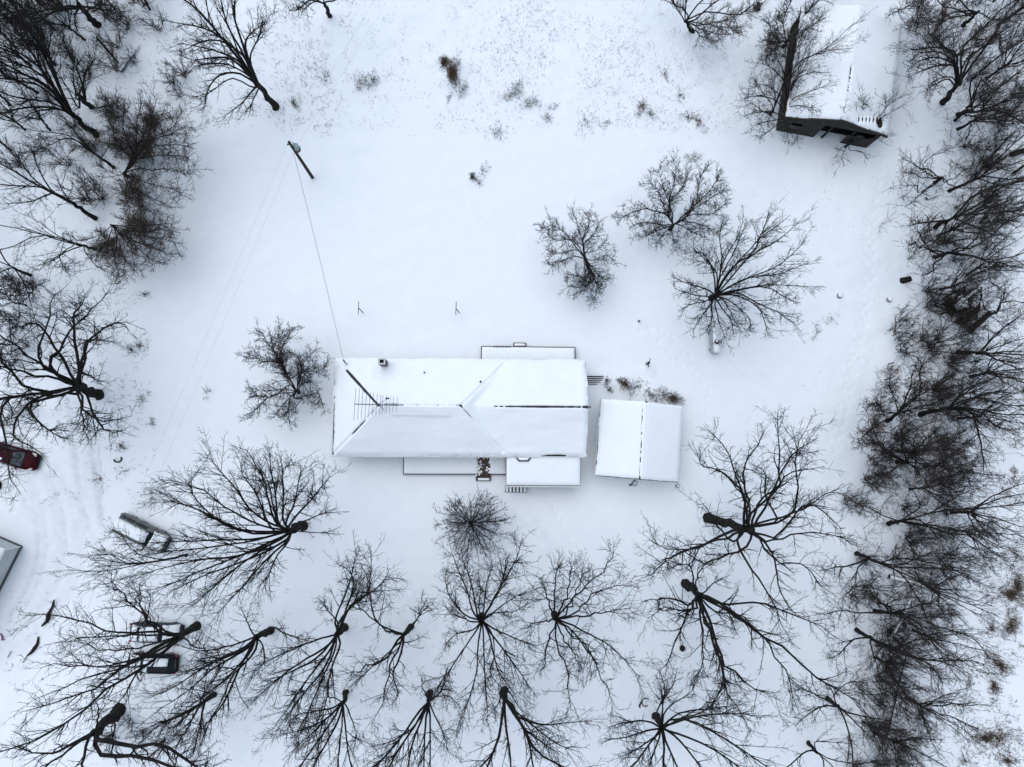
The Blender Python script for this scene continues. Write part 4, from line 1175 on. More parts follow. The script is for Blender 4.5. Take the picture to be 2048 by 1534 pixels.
traced_tree('gnarled oak below the leaning oak, heavy limbs trailing to the wood edge', 'r6', (358, 768), 15.5, 3.2, .52, [
    [(480, 840), (590, 910), (700, 1000), (820, 1080), (950, 1180), (1080, 1260), (1150, 1340)], [(500, 850), (570, 855), (640, 850), (760, 880), (880, 930), (1000, 1000)], [(430, 880), (470, 980), (510, 1090), (520, 1200), (600, 1320), (640, 1430)],
    [(480, 1000), (510, 1090), (580, 1150), (640, 1200), (760, 1230)], [(390, 850), (350, 920), (310, 1030), (280, 1110), (240, 1130)], [(420, 880), (430, 1000), (420, 1130), (390, 1180)], [11, (370, 850), (290, 830), (220, 830), (150, 860)],
    [9, (390, 780), (380, 700), (330, 690), (240, 720)], [9, (440, 800), (480, 760), (550, 730)], [9, (400, 760), (440, 690), (500, 690)], [(600, 920), (700, 1010), (740, 1080), (800, 1200), (830, 1320)], [12, (470, 880), (560, 890), (640, 940), (700, 1040)], [12, (400, 870), (330, 880), (260, 870), (190, 920)], [13, (520, 1140), (480, 1240), (400, 1300)]],
    'oak', name='oak_tree', rl=.25, fork=(410, 815))
traced_tree('front row tree with steep dark stems standing past the forked row tree', 'r5', (222, 1172), 16.0, 2.6, .32, [
    [(170, 1260), (60, 1370), (-40, 1450)], [(150, 1250), (40, 1270), (-60, 1290)], [(185, 1310), (120, 1430), (60, 1540)], [(205, 1310), (190, 1430), (185, 1540)], [(215, 1300), (230, 1430), (250, 1540)],
    [9, (170, 1200), (135, 1190), (130, 1080)], [(160, 1300), (80, 1420), (0, 1530)], [12, (230, 1250), (260, 1330), (280, 1420)], [(130, 1300), (20, 1350), (-90, 1380)]],
    'tall', name='shade_tree', fork=(205, 1225), rl=.15)
traced_tree('front row tree with bundle of five close parallel stems', 'r5', (630, 1175), 17.0, 2.6, .36, [
    [(575, 1270), (500, 1380), (400, 1500), (340, 1545)], [(595, 1290), (550, 1400), (520, 1545)], [(610, 1310), (602, 1420), (600, 1545)], [(630, 1310), (632, 1430), (630, 1545)], [(570, 1310), (490, 1430), (430, 1545)],
    [8, (610, 1180), (590, 1140), (640, 1100)], [11, (680, 1170), (700, 1100), (720, 1030)], [13, (560, 1330), (440, 1410), (320, 1440)], [12, (660, 1300), (700, 1390), (720, 1480)], [9, (640, 1200), (720, 1190), (780, 1250)]],
    'tall', name='shade_tree', fork=(622, 1225), rl=.19)
traced_tree('front row tree split into two heavy limbs, snow free bark', 'r5', (990, 1160), 17.0, 2.4, .42, [
    [(975, 1300), (960, 1400), (900, 1545)], [(1030, 1240), (1090, 1360), (1160, 1470), (1290, 1540)], [(995, 1330), (1010, 1420), (1020, 1545)], [12, (1050, 1290), (1180, 1330), (1290, 1320), (1400, 1310)], [(970, 1350), (930, 1470), (860, 1545)],
    [(1060, 1310), (1110, 1420), (1130, 1545)], [9, (970, 1190), (960, 1230), (900, 1300)], [12, (1040, 1260), (1120, 1330), (1240, 1420), (1380, 1470)], [13, (1080, 1340), (1180, 1420), (1270, 1480)], [8, (1010, 1170), (1050, 1230), (1100, 1290)]],
    'tall', name='shade_tree', fork=(990, 1205), rl=.23)
traced_tree('front row tree radiating many stems beside the half buried ring', 'r6', (232, 1322), 16.0, 3.0, .42, [
    [(320, 1410), (380, 1480), (430, 1545)], [(280, 1440), (330, 1545)], [(268, 1440), (262, 1545)], [12, (240, 1400), (150, 1460), (60, 1500)], [(300, 1335), (380, 1340), (480, 1390), (560, 1440), (680, 1520)],
    [11, (330, 1335), (430, 1300), (510, 1230), (530, 1180)], [11, (190, 1340), (100, 1350), (20, 1370)], [9, (240, 1300), (300, 1200), (330, 1100)], [9, (280, 1290), (380, 1220), (420, 1130)], [13, (245, 1420), (200, 1545)],
    [(340, 1400), (460, 1450), (590, 1540)], [11, (200, 1380), (110, 1410), (0, 1420)], [10, (260, 1300), (270, 1200), (240, 1110)], [12, (420, 1320), (560, 1310), (700, 1330)], [13, (220, 1420), (130, 1540)], [11, (330, 1310), (460, 1290), (600, 1270)]],
    'tall', name='shade_tree', fork=(262, 1375), rl=.20)
traced_tree('dark tree with upright stem bundle between the cars and the cut trunk', 'r4', (1005, 1195), 14.0, 2.8, .30, [
    [(920, 1250), (840, 1330), (760, 1400)], [(930, 1260), (880, 1350), (800, 1480)], [(900, 1260), (800, 1310), (680, 1350)], [11, (940, 1230), (960, 1170), (930, 1150)], [(950, 1270), (930, 1380), (900, 1500)], [(880, 1280), (760, 1330), (640, 1420)]],
    'tall', name='shade_tree', fork=(960, 1225), rl=.16)
traced_tree('old tree with very thick lopped trunk and two arching limbs at the drive corner', 'r4', (560, 1265), 15.0, 5.2, .62, [
    [(400, 1400), (330, 1440), (200, 1545)], [(410, 1410), (395, 1480), (385, 1560)], [12, (470, 1420), (600, 1430), (760, 1440), (900, 1520)], [12, (440, 1440), (520, 1480), (680, 1490), (860, 1560)], [9, (460, 1310), (460, 1250), (440, 1215)], [12, (300, 1450), (180, 1470), (40, 1420)], [9, (540, 1330), (530, 1400), (540, 1440)]],
    'oak', name='shade_tree', fork=(440, 1370), rl=.36)
# ------------------------------------------------------------------ left edge
traced_tree('massive old tree with two great limbs arching beside the red car', 'r3', (578, 846), 16.0, 4.0, .54, [
    [(330, 740), (270, 690), (180, 620), (80, 560), (0, 500)], [(430, 850), (330, 850), (180, 850), (-20, 860)], [12, (450, 770), (500, 640), (490, 580), (540, 520), (620, 530), (710, 540)], [11, (480, 870), (475, 930), (560, 990), (680, 990), (800, 960)],
    [10, (470, 900), (490, 1020), (520, 1130)], [(330, 730), (250, 670), (210, 600), (260, 470), (300, 350), (300, 280), (380, 200)], [13, (300, 690), (300, 640), (360, 570), (430, 450), (540, 350), (660, 230)], [(320, 750), (200, 730), (100, 700), (-10, 680)],
    [(240, 830), (120, 760), (30, 640), (-10, 590)], [13, (260, 850), (180, 880), (100, 980), (90, 1100), (180, 1150), (280, 1200)], [13, (80, 860), (20, 900), (10, 1000), (30, 1110)], [13, (430, 450), (440, 380), (540, 230)], [12, (500, 580), (600, 470), (700, 420), (760, 470)],
    [10, (560, 980), (620, 1060), (720, 1060)], [13, (260, 470), (180, 430), (100, 470)], [11, (480, 720), (560, 760), (620, 770)], [13, (190, 900), (220, 1000), (300, 1050), (420, 1050)]],
    'oak', name='shade_tree', rl=.30, fork=(440, 790))
traced_tree('tall straight tree with feathered crown near the utility pole', 'r2', (1512, 588), 16.5, 5.5, .40, [
    [(1330, 290), (1250, 150), (1210, 0)], [(1290, 300), (1170, 150), (1080, 50), (980, -20)], [(1260, 240), (1100, 150), (880, 110)], [15, (1300, 330), (1150, 270), (950, 230)], [13, (1370, 420), (1240, 350), (1080, 360), (1000, 440)],
    [11, (1390, 480), (1270, 430), (1160, 500), (1050, 540)], [10, (1390, 490), (1330, 560), (1200, 660)], [14, (1345, 260), (1390, 170), (1480, 120)], [(1330, 240), (1280, 80), (1300, -60)], [11, (1300, 400), (1190, 420), (1130, 520), (1130, 600)],
    [14, (1350, 330), (1250, 240), (1130, 220), (960, 300)], [13, (1370, 330), (1420, 200), (1470, 60)], [10, (1420, 470), (1380, 570), (1360, 650)], [15, (1280, 330), (1140, 320), (1020, 340)]],
    'tall', fork=(1395, 440), name='shade_tree', rl=.22)
traced_tree('dark tall tree with dense fan of straight stems in the left grove', 'r2', (528, 742), 18.0, 5.0, .36, [
    [(290, 480), (200, 330), (100, 180), (0, 60)], [(260, 420), (130, 300), (-10, 240)], [14, (300, 590), (130, 590), (-10, 630)], [(280, 560), (120, 540), (-10, 500)], [(320, 450), (250, 250), (200, 60)], [(240, 420), (60, 330), (-80, 250)],
    [(340, 560), (220, 440), (-10, 370)], [(290, 460), (180, 220), (120, 20)], [(260, 480), (120, 400), (-30, 320)], [14, (330, 600), (200, 610), (60, 680)], [(300, 430), (230, 200), (60, -40)], [(330, 480), (270, 300), (290, 120)], [(220, 470), (90, 440), (-40, 400)], [(280, 380), (150, 150), (40, -30)]],
    'tall', fork=(365, 605), name='grove_tree', rl=.20)
traced_tree('grove tree with thick stub and upswept limbs behind the brown seeded trees', 'r2', (500, 585), 13.0, 2.5, .30, [
    [(430, 590), (350, 450), (250, 320)], [(460, 560), (440, 430), (360, 250), (330, 130)], [(470, 570), (460, 420), (520, 320)], [8, (520, 590), (600, 580), (680, 600)], [(440, 500), (480, 380), (540, 340)], [(420, 540), (400, 400), (420, 260)]],
    'tall', name='grove_tree')
traced_tree('slender grove tree leaning away behind the brown seeded trees', 'r2', (622, 917), 11.5, 3.4, .19, [
    [(480, 820), (370, 740), (220, 720), (60, 690)], [(470, 790), (340, 640), (250, 600)], [(500, 830), (420, 740), (390, 680)], [(400, 760), (280, 790), (160, 840)], [8, (560, 860), (600, 780), (590, 700)]],
    'tall', fork=(530, 850), name='grove_tree')
traced_tree('straight trunked grove tree rising from the dark thicket', 'r2', (523, 1197), 14.5, 5.0, .26, [
    [(350, 1090), (200, 1010), (80, 940), (-10, 890)], [(240, 1030), (100, 1020), (-10, 1010)], [11, (380, 1100), (330, 1020), (310, 950)], [(220, 1010), (120, 900), (60, 800)], [(300, 1060), (180, 1100), (60, 1120)], [(280, 1040), (200, 900), (180, 800)]],
    'tall', fork=(385, 1105), name='grove_tree', rl=.16)
traced_tree('thin spreading grove tree below the dark thicket', 'r2', (520, 1362), 10.5, 2.6, .18, [
    [(400, 1330), (280, 1290), (150, 1260), (0, 1230)], [(350, 1310), (230, 1230), (120, 1150)], [(400, 1340), (330, 1400), (260, 1420), (200, 1500)], [(330, 1400), (340, 1450), (380, 1530)], [7, (470, 1380), (520, 1450), (600, 1500)], [(280, 1290), (150, 1310), (20, 1360)]],
    'oak', fork=(450, 1343), name='grove_tree')
traced_tree('seed laden brown tree, the larger, bulging from the grove toward the yard', 'r2', (702, 968), 6.5, 1.0, .19, [
    [(740, 880), (780, 800), (900, 740), (1070, 690)], [(745, 850), (745, 700), (780, 540)], [(760, 790), (850, 680), (970, 630)], [(730, 930), (870, 930), (1080, 940)], [(760, 870), (950, 850), (1050, 880)], [5, (720, 990), (780, 1060), (960, 1140)], [5, (710, 1000), (760, 1100), (850, 1180)],
    [(730, 890), (640, 780), (600, 660)], [(770, 830), (900, 800), (1040, 800)], [(740, 880), (680, 720), (680, 560)], [5, (740, 980), (880, 1020), (1010, 1060)], [(760, 800), (830, 640), (860, 540)], [(800, 790), (940, 700), (1000, 610)], [4.5, (690, 1010), (700, 1120), (780, 1210)], [5, (650, 960), (580, 930), (540, 900)]],
    'seed', twig='brown_twig', name='seeded_tree')
traced_tree('seed laden brown tree, the smaller, at the lower corner of the grove', 'r2', (632, 1247), 5.5, .9, .16, [
    [(700, 1280), (850, 1300), (965, 1335)], [(660, 1290), (720, 1370), (740, 1495)], [(700, 1240), (850, 1230), (950, 1220)], [(640, 1290), (630, 1400), (650, 1510)], [4, (560, 1280), (450, 1320), (390, 1300)], [(680, 1300), (800, 1400), (860, 1450)], [(700, 1300), (840, 1360), (920, 1400)], [(650, 1310), (680, 1420), (690, 1520)], [(740, 1270), (880, 1260), (960, 1270)], [4, (600, 1300), (540, 1380), (520, 1440)]],
    'seed', twig='brown_twig', name='seeded_tree')
traced_tree('thick dark trunk at the upper corner of the left grove', 'r2', (540, 138), 15.0, 4.2, .38, [
    [13, (390, 30), (280, 50), (100, 90), (-10, 100)], [(400, -30), (330, -120), (260, -200)], [12, (420, 60), (410, 120), (430, 180)], [12, (500, 40), (600, 60), (700, 100)], [(300, 60), (180, 150), (90, 230)], [11, (470, 60), (560, 20), (660, 60)]],
    'tall', fork=(430, 20), name='grove_tree', rl=.2)
traced_tree('short leaning trunk left of the brown seeded trees at the frame edge', 'px', (60, 550), 11.0, 3.5, .19, [[(20, 532), (-20, 515)], [(10, 520), (-10, 480)], [8, (45, 560), (60, 600), (70, 640)], [(10, 540), (-30, 560)]], 'tall', fork=(25, 535), name='grove_tree')
traced_tree('shrubby grove tree standing between the frame edge and massive old tree', 'px', (52, 611), 7.0, 1.2, .13, [[(20, 600), (5, 560), (20, 545)], [(30, 590), (40, 560)], [(10, 610), (-10, 620)], [(60, 590), (70, 560)], [5, (40, 630), (30, 660)]], 'apple', name='grove_tree')
traced_tree('tree at the top edge with curved grey trunk', 'r2', (1808, 88), 12.0, 3.0, .26, [[(1740, 0), (1680, -40), (1620, -60)], [(1770, -20), (1760, -90), (1740, -160)], [10, (1700, 0), (1640, 50), (1570, 60)], [10, (1790, 10), (1840, 0), (1880, -40)], [9, (1720, 10), (1660, 60), (1650, 90)]], 'tall', fork=(1775, 15), name='shade_tree')
traced_tree('brown dense crowned tree at the top edge beyond the weedy field', 'px', (1386, 64), 8.5, 2.0, .24, [
    [(1372, 30), (1375, -10), (1380, -60)], [(1400, 30), (1450, -10), (1490, -40)], [(1400, 50), (1450, 40), (1510, 20)], [(1365, 40), (1350, 10), (1330, -30)], [6, (1410, 60), (1450, 70), (1480, 65)], [6, (1400, 70), (1420, 80), (1430, 88)], [(1420, 20), (1470, 30), (1520, 0)], [(1390, 20), (1420, -20), (1430, -60)], [6, (1420, 50), (1470, 56), (1500, 50)], [(1370, 20), (1340, 0), (1350, -50)]],
    'apple', fork=(1372, 40), twig='brown_twig', name='shade_tree')
# ------------------------------------------------------------------ trees hugging the barn
traced_tree('spreading tree grown against the barn side with limbs over its roof', 'r7', (505, 770), 9.5, 1.6, .27, [
    [(540, 600), (590, 400), (720, 330), (830, 250), (965, 120)], [(590, 410), (760, 320), (985, 290)], [7, (500, 600), (400, 520), (270, 560)], [6, (450, 690), (340, 690), (260, 720)], [(520, 520), (440, 420), (370, 380)], [(560, 620), (680, 560), (820, 510)],
    [(545, 660), (640, 650), (735, 690)], [(550, 560), (600, 480), (700, 440), (790, 470)], [(560, 520), (640, 420), (700, 240)], [5, (520, 760), (540, 820), (520, 880)], [5, (470, 770), (400, 820), (360, 850)], [5, (540, 780), (600, 830), (580, 870)], [(560, 450), (520, 330), (560, 200)], [7, (470, 620), (350, 590), (250, 600)], [6, (440, 740), (330, 770), (310, 820)], [(600, 380), (620, 260), (720, 160)]],
    'maple', name='barn_tree', twig='orchard_twig', rl=.11)
traced_tree('slender double stemmed tree at the barn corner', 'r7', (428, 702), 8.5, 1.0, .16, [[(480, 590), (530, 470), (580, 330), (640, 200), (700, 60)], [(460, 600), (440, 480), (420, 360)], [(440, 640), (380, 560), (330, 470)], [(520, 480), (470, 350), (440, 230)], [6, (400, 690), (330, 640), (280, 640)], [(540, 430), (580, 250), (570, 120)]], 'maple', name='barn_tree', twig='orchard_twig', rl=.09)
traced_tree('bushy tree at the far barn corner with ragged dark crown', 'r7', (512, 288), 7.5, 1.2, .19, [[(560, 200), (640, 100), (700, 0)], [(470, 240), (430, 180), (420, 130)], [(460, 260), (420, 270)], [(520, 200), (520, 100), (560, 10)], [(560, 180), (680, 60), (760, -20)], [(490, 210), (470, 130), (500, 50)], [5, (480, 290), (430, 330), (400, 380)], [(570, 220), (660, 170), (750, 100)]], 'apple', name='barn_tree', twig='orchard_twig')
traced_tree('young pale barked tree leaning across the barn front', 'r7', (892, 900), 6.0, .9, .12, [
    [(960, 830), (1080, 730), (1180, 620), (1245, 590)], [(940, 800), (960, 700), (1065, 570)], [(1000, 810), (1150, 700), (1230, 660)], [3, (890, 920), (870, 970), (890, 1015)], [(1060, 760), (1040, 660), (960, 600)], [3, (860, 910), (830, 920)], [3, (920, 920), (990, 930), (1040, 990)], [(1100, 720), (1140, 640), (1120, 590)], [4, (1000, 850), (1100, 850), (1200, 830)], [(940, 760), (890, 700), (880, 650)]],
    'tall', name='barn_tree', twig='orchard_twig', rl=.06)
# ------------------------------------------------------------------ edge of the wood strip on the right
W = 'trees of the right hand wood strip'
traced_tree('big leaning wood tree beside the barn with feathered drooping side limbs', 'w3', (650, 985), 16.0, 5.0, .36, [
    [(820, 800), (900, 560), (1100, 400), (1250, 150), (1429, -60)], [(830, 700), (820, 560), (850, 430), (1050, 260), (1180, 120), (1350, 0)], [12, (760, 560), (660, 440), (550, 330), (440, 350)], [12, (780, 520), (640, 460), (480, 460), (260, 490)], [10, (760, 640), (560, 640), (400, 700), (290, 760)],
    [10, (800, 660), (640, 560), (450, 570), (290, 690)], [9, (740, 740), (600, 760), (470, 870)], [13, (880, 560), (1000, 480), (1150, 380), (1160, 220)], [11, (700, 760), (560, 820), (480, 880)], [13, (1160, 330), (1200, 500), (1300, 480)], [10, (760, 600), (600, 500), (420, 520), (300, 620)]],
    'tall', fork=(800, 800), name='wood_tree', rl=.2)
traced_tree('dark wood tree with twin limbs sweeping away from the barn', 'w3', (800, 1100), 16.0, 3.4, .32, [[(960, 1040), (1100, 900), (1250, 800), (1429, 640)], [(980, 1070), (1130, 1020), (1280, 950), (1440, 930)], [(960, 1080), (1150, 1050), (1280, 1090), (1400, 1160)], [(920, 780), (1050, 660), (1200, 530), (1429, 380)], [10, (860, 1100), (1000, 1120), (1060, 1160)], [12, (1010, 780), (1110, 850), (1200, 900)]], 'tall', fork=(930, 1060), name='wood_tree', rl=.2)
traced_tree('wood tree at the top edge right of the barn with curling limbs', 'px', (1925, 52), 13.0, 2.6, .24, [[(1930, 30), (1935, 0), (1960, -40)], [10, (1905, 25), (1880, 40), (1830, 45)], [10, (1915, 20), (1890, 10), (1850, -20)], [(1945, 20), (1990, 40), (2040, 30)], [10, (1895, 40), (1870, 60), (1850, 80)], [(1930, 10), (1900, -30), (1880, -60)]], 'oak', name='wood_tree')
traced_tree('wood tree with thin fan of twigs overhanging the far barn end', 'px', (1838, -14), 9.0, 2.0, .18, [[7, (1835, 10), (1834, 40), (1825, 60)], [7, (1838, 20), (1860, 50)], [7, (1820, 10), (1790, 25), (1780, 30)], [(1850, -30), (1880, -50)], [7, (1845, 10), (1870, 20), (1895, 30)], [6, (1832, 30), (1815, 70)], [6, (1838, 40), (1828, 80)]], 'maple', name='wood_tree')
traced_tree('fallen looking wood tree with long limb lying toward the field', 'r7', (1448, 1392), 14.0, 3.0, .28, [[(1640, 1290), (1750, 1230), (1850, 1150), (1990, 1090)], [(1560, 1330), (1680, 1200), (1800, 1150), (1990, 1110)], [9, (1430, 1360), (1340, 1370), (1260, 1380)], [8, (1470, 1450), (1430, 1490), (1400, 1530)], [(1600, 1320), (1780, 1310), (1990, 1290)], [(1560, 1340), (1700, 1400), (1850, 1460)]], 'tall', fork=(1530, 1350), name='wood_tree', rl=.2)
traced_tree('low crooked wood tree, snow on its lower limb, at the yard edge', 'r7', (1440, 1120), 8.0, 1.4, .22, [[(1560, 1150), (1700, 1150), (1850, 1130)], [6, (1400, 1040), (1350, 1030), (1270, 980), (1200, 940)], [6, (1380, 1060), (1390, 980), (1500, 930), (1560, 890)], [6, (1350, 1180), (1340, 1130), (1280, 1140), (1210, 1110)], [5, (1340, 1200), (1300, 1240), (1240, 1280)], [(1500, 1120), (1600, 1060), (1700, 980)], [5, (1360, 1090), (1300, 1060), (1230, 1060)]], 'oak', name='wood_tree', rl=.11)
traced_tree('double limbed wood tree over the dark stump', 'w1', (322, 856), 13.0, 2.6, .24, [[(500, 800), (650, 770), (800, 640), (950, 560)], [(560, 830), (720, 890), (850, 910), (990, 945)], [9, (300, 820), (220, 700), (130, 660)], [(700, 870), (850, 870), (990, 820)], [9, (250, 790), (180, 760), (110, 780)], [8, (330, 900), (300, 960), (200, 1000)], [(560, 790), (640, 700), (700, 560)]], 'oak', fork=(440, 825), name='wood_tree', rl=.15)
traced_tree('wood tree with arching stem beside the snowy brush pile', 'w1', (712, 1282), 9.0, 1.4, .17, [[(800, 1190), (830, 1120), (840, 1050)], [(690, 1230), (670, 1130), (620, 1060)], [(820, 1180), (900, 1180), (990, 1190)], [7, (650, 1300), (560, 1330), (480, 1400)], [(830, 1130), (760, 1050), (720, 980)], [(730, 1270), (800, 1330), (930, 1340)]], 'oak', name='wood_tree', rl=.1)
traced_tree('wood tree leaning in from the fence line with dense brown twigs', 'w2', (366, 1070), 11.0, 2.4, .25, [[(500, 950), (600, 890), (700, 840), (790, 750)], [(470, 1010), (600, 980), (760, 900), (860, 820)], [8, (420, 960), (380, 860), (400, 780)], [8, (350, 1010), (290, 960), (230, 1010)], [9, (480, 930), (520, 800), (540, 720)], [(560, 900), (560, 780), (640, 660)], [7, (330, 1080), (260, 1130), (180, 1180)], [8, (560, 990), (660, 1010), (780, 1050)]], 'apple', fork=(440, 1015), name='wood_tree', twig='orchard_twig', rl=.13)
traced_tree('wood tree with long level limbs reaching out over the open field', 'w2', (560, 1030), 14.0, 3.4, .3, [[(800, 990), (920, 1000), (1050, 1030), (1200, 1030)], [(780, 980), (900, 930), (1050, 970), (1190, 980)], [(820, 1000), (950, 1060), (1080, 1130)], [(740, 980), (830, 880), (960, 830), (1080, 780)], [(850, 1010), (900, 1120), (930, 1280), (940, 1400)], [(760, 960), (880, 860), (1000, 740)], [(900, 1010), (1010, 1100), (1110, 1120)], [(840, 940), (970, 900), (1130, 880)]], 'tall', fork=(720, 990), name='wood_tree', rl=.19)
traced_tree('dark twisted wood tree above the fallen snowy log', 'w2', (422, 1310), 10.0, 2.0, .26, [[(560, 1345), (680, 1320), (760, 1240)], [(500, 1260), (600, 1200), (720, 1190)], [(540, 1350), (600, 1440), (610, 1460)], [7, (380, 1270), (300, 1200), (200, 1200)], [7, (400, 1350), (330, 1400), (270, 1470)], [(640, 1330), (760, 1350), (880, 1290)], [7, (360, 1240), (290, 1130), (260, 1050)], [8, (450, 1200), (470, 1100), (540, 1050)]], 'apple', name='wood_tree', rl=.13)
traced_tree('wood tree with straight limb running level to the field side', 'r6', (1205, 516), 14.0, 3.0, .25, [[(1300, 495), (1450, 460), (1600, 450), (1790, 430)], [(1300, 520), (1420, 540), (1560, 620), (1660, 700)], [(1330, 500), (1400, 560), (1480, 680)], [11, (1290, 480), (1340, 440), (1290, 350), (1270, 310)], [(1380, 470), (1500, 400), (1650, 340)], [(1330, 520), (1480, 560), (1660, 560)], [10, (1180, 480), (1120, 450), (1040, 440)], [(1420, 530), (1550, 560), (1700, 640)]], 'tall', fork=(1260, 505), name='wood_tree', rl=.15)
traced_tree('pale stemmed wood tree crossing the fallen white log', 'r6', (1072, 642), 14.0, 3.2, .25, [[(1180, 690), (1300, 740), (1420, 820), (1500, 900)], [(1190, 690), (1300, 700), (1460, 710), (1620, 760)], [(1160, 680), (1250, 660), (1380, 680), (1560, 720)], [10, (1080, 700), (1060, 780), (1000, 830)], [(1250, 720), (1340, 850), (1380, 960)], [(1240, 690), (1400, 640), (1600, 660)], [11, (1050, 690), (980, 700), (900, 720)]], 'tall', fork=(1130, 665), name='wood_tree', rl=.15)
traced_tree('wood tree with hooked limb hanging toward the field weeds', 'r6', (1150, 882), 14.0, 3.2, .24, [[(1300, 900), (1420, 950), (1500, 970), (1580, 1010), (1620, 1075), (1690, 1100)], [(1260, 880), (1380, 850), (1500, 900)], [11, (1180, 850), (1120, 800), (1040, 790)], [11, (1100, 890), (1000, 880), (920, 900)], [(1290, 910), (1420, 990), (1540, 1050)], [(1240, 900), (1340, 960), (1440, 1080)]], 'tall', fork=(1220, 888), name='wood_tree', rl=.14)
traced_tree('stout wood tree forking low toward the field below the hooked limb', 'r6', (1072, 960), 13.0, 3.0, .25, [[(1180, 1030), (1300, 1070), (1390, 1085), (1500, 1050)], [(1290, 1070), (1420, 1090), (1560, 1090), (1680, 1130)], [(1330, 1080), (1400, 1130), (1440, 1200)], [10, (1060, 1000), (1000, 1060), (940, 1090)], [(1220, 1040), (1330, 1000), (1450, 1010)], [11, (1130, 1020), (1160, 1120), (1180, 1220)]], 'tall', fork=(1140, 1000), name='wood_tree', rl=.15)
traced_tree('short dark trunked wood tree low in the strip by the leaning birch logs', 'r6', (952, 1248), 12.0, 3.0, .28, [[(1040, 1320), (1120, 1400), (1180, 1480)], [(1050, 1310), (1150, 1330), (1260, 1350)], [10, (930, 1280), (860, 1320), (800, 1380)], [(1020, 1330), (1050, 1430), (1060, 1540)], [10, (980, 1230), (1040, 1180), (1120, 1180)], [10, (920, 1240), (850, 1210), (780, 1220)]], 'tall', fork=(1000, 1285), name='wood_tree')
traced_tree('wood tree at the bottom edge with trunk bending away', 'r6', (872, 1432), 12.0, 3.0, .22, [[(950, 1510), (1000, 1560)], [(930, 1500), (940, 1560)], [9, (860, 1470), (800, 1520)], [9, (900, 1430), (980, 1430), (1080, 1440)], [10, (960, 1500), (1080, 1520), (1180, 1500)]], 'tall', fork=(910, 1475), name='wood_tree')
# ------------------------------------------------------------------ fill of the woods: copies of a few grown trees and shrubs
random.seed(21)
protoA = proto('wood_tree', 'tall straight stemmed bare tree deep in the wood strip', 'tree', 13.0, 4.2, 3.6, 9, .22, 'wood', 301, twig='thicket_twig', group='trees filling the right wood strip')
protoB = proto('wood_tree', 'shorter crooked limbed bare tree deep in the wood strip', 'tree', 11.0, 3.2, 3.4, 10, .20, 'oak', 302, twig='thicket_twig', group='trees filling the right wood strip')
protoC = proto('wood_tree', 'slim trunked bare tree with narrow crown deep in the wood strip', 'tree', 12.0, 3.6, 3.2, 9, .18, 'wood', 303, twig='thicket_twig', group='trees filling the right wood strip')
def shrub_proto(seed, H, spread, n, sty='bush', twig='thicket_twig', name='thicket_shrub', label='', group=''):
    rng = np.random.default_rng(seed)
    root = thing(name, label, 'shrub', (0, 0, 0), group=group)
    lm = []
    for k in range(n):
        a = k*2.399+rng.uniform(-.5, .5); rr_ = spread*rng.uniform(.35, 1.0); z = H*rng.uniform(.55, 1.0)
        o = np.array([rng.normal()*.25, rng.normal()*.25, .02])
        e_ = np.array([math.cos(a)*rr_, math.sin(a)*rr_, z])
        lm.append(np.array([o, o*.7+e_*.4+[0, 0, z*.15], e_]))
    assemble(root, np.array([[0, 0, -.1], [0, 0, .1], [0, 0, .25]]), .10, lm, .035, sty, rng, twig=twig, K=6, tsides=6)
    return root
SL = 'tangled leafless shrub in the undergrowth of the wood strip'
SG = 'undergrowth shrubs of the right wood strip'
shA = shrub_proto(401, 3.6, 2.3, 15, label='large tangled leafless shrub in the undergrowth of the wood strip', group=SG)
shB = shrub_proto(402, 2.8, 2.1, 13, 'bush', label=SL, group=SG)
shC = shrub_proto(403, 2.2, 1.8, 12, label='low spreading leafless shrub in the undergrowth of the wood strip', group=SG)
def place(pr, first, u, v, sc, label=None, dz=-.05):
    loc = G(u, v, dz); rz = random.uniform(0, 6.28)
    if first[0]:
        first[0] = False
        pr.location = loc; pr.rotation_euler = (0, 0, rz); pr.scale = (sc, sc, sc); return pr
    return copy_tree(pr, loc, rz, sc, label)
FA, FB, FC, SA, SB_, SC_ = [True], [True], [True], [True], [True], [True]
def strip_x(v):      # centre of the wood strip in the picture
    return np.interp(v, [-120, 0, 150, 300, 450, 600, 750, 900, 1050, 1200, 1350, 1500, 1600], [1990, 1985, 1975, 1960, 1945, 1915, 1880, 1860, 1850, 1820, 1790, 1770, 1760])
def strip_w(v):
    return np.interp(v, [0, 300, 600, 900, 1200, 1600], [95, 85, 62, 85, 80, 60])
k = 0
for v in np.linspace(-90, 1590, 33):
    u = strip_x(v)+random.uniform(-1, 1)*strip_w(v)*.9
    pr, f_ = ((protoA, FA), (protoB, FB), (protoC, FC))[k % 3]; k += 1
    place(pr, f_, u, v+random.uniform(-20, 20), random.uniform(.62, 1.0))
for v in np.linspace(-40, 1560, 100):
    u = strip_x(v)+random.gauss(0, .62)*strip_w(v)
    pr, f_ = ((shA, SA), (shB, SB_), (shC, SC_))[k % 3]; k += 1
    place(pr, f_, u, v+random.uniform(-15, 15), random.uniform(.6, 1.15))
# shrubs spilling over the fence line
for (u, v, sc) in [(1790, 668, 1.0), (1800, 700, 1.0), (1765, 905, 1.05), (1745, 925, .95), (1760, 950, .9), (1730, 960, .9), (1800, 640, .8), (1720, 1010, .8), (1690, 1000, .7), (1725, 1120, .9), (1700, 1190, .9), (1760, 1290, 1.0), (1720, 1380, .9), (1830, 790, 1.), (1790, 870, 1.1), (1815, 910, 1.1)]:
    pr = (shA, shB, shC)[k % 3]; k += 1
    copy_tree(pr, G(u, v, -.05), random.uniform(0, 6.28), sc, ('large tangled', 'tangled', 'low spreading')[(k-1) % 3]+' leafless shrub at the yard edge of the wood strip')
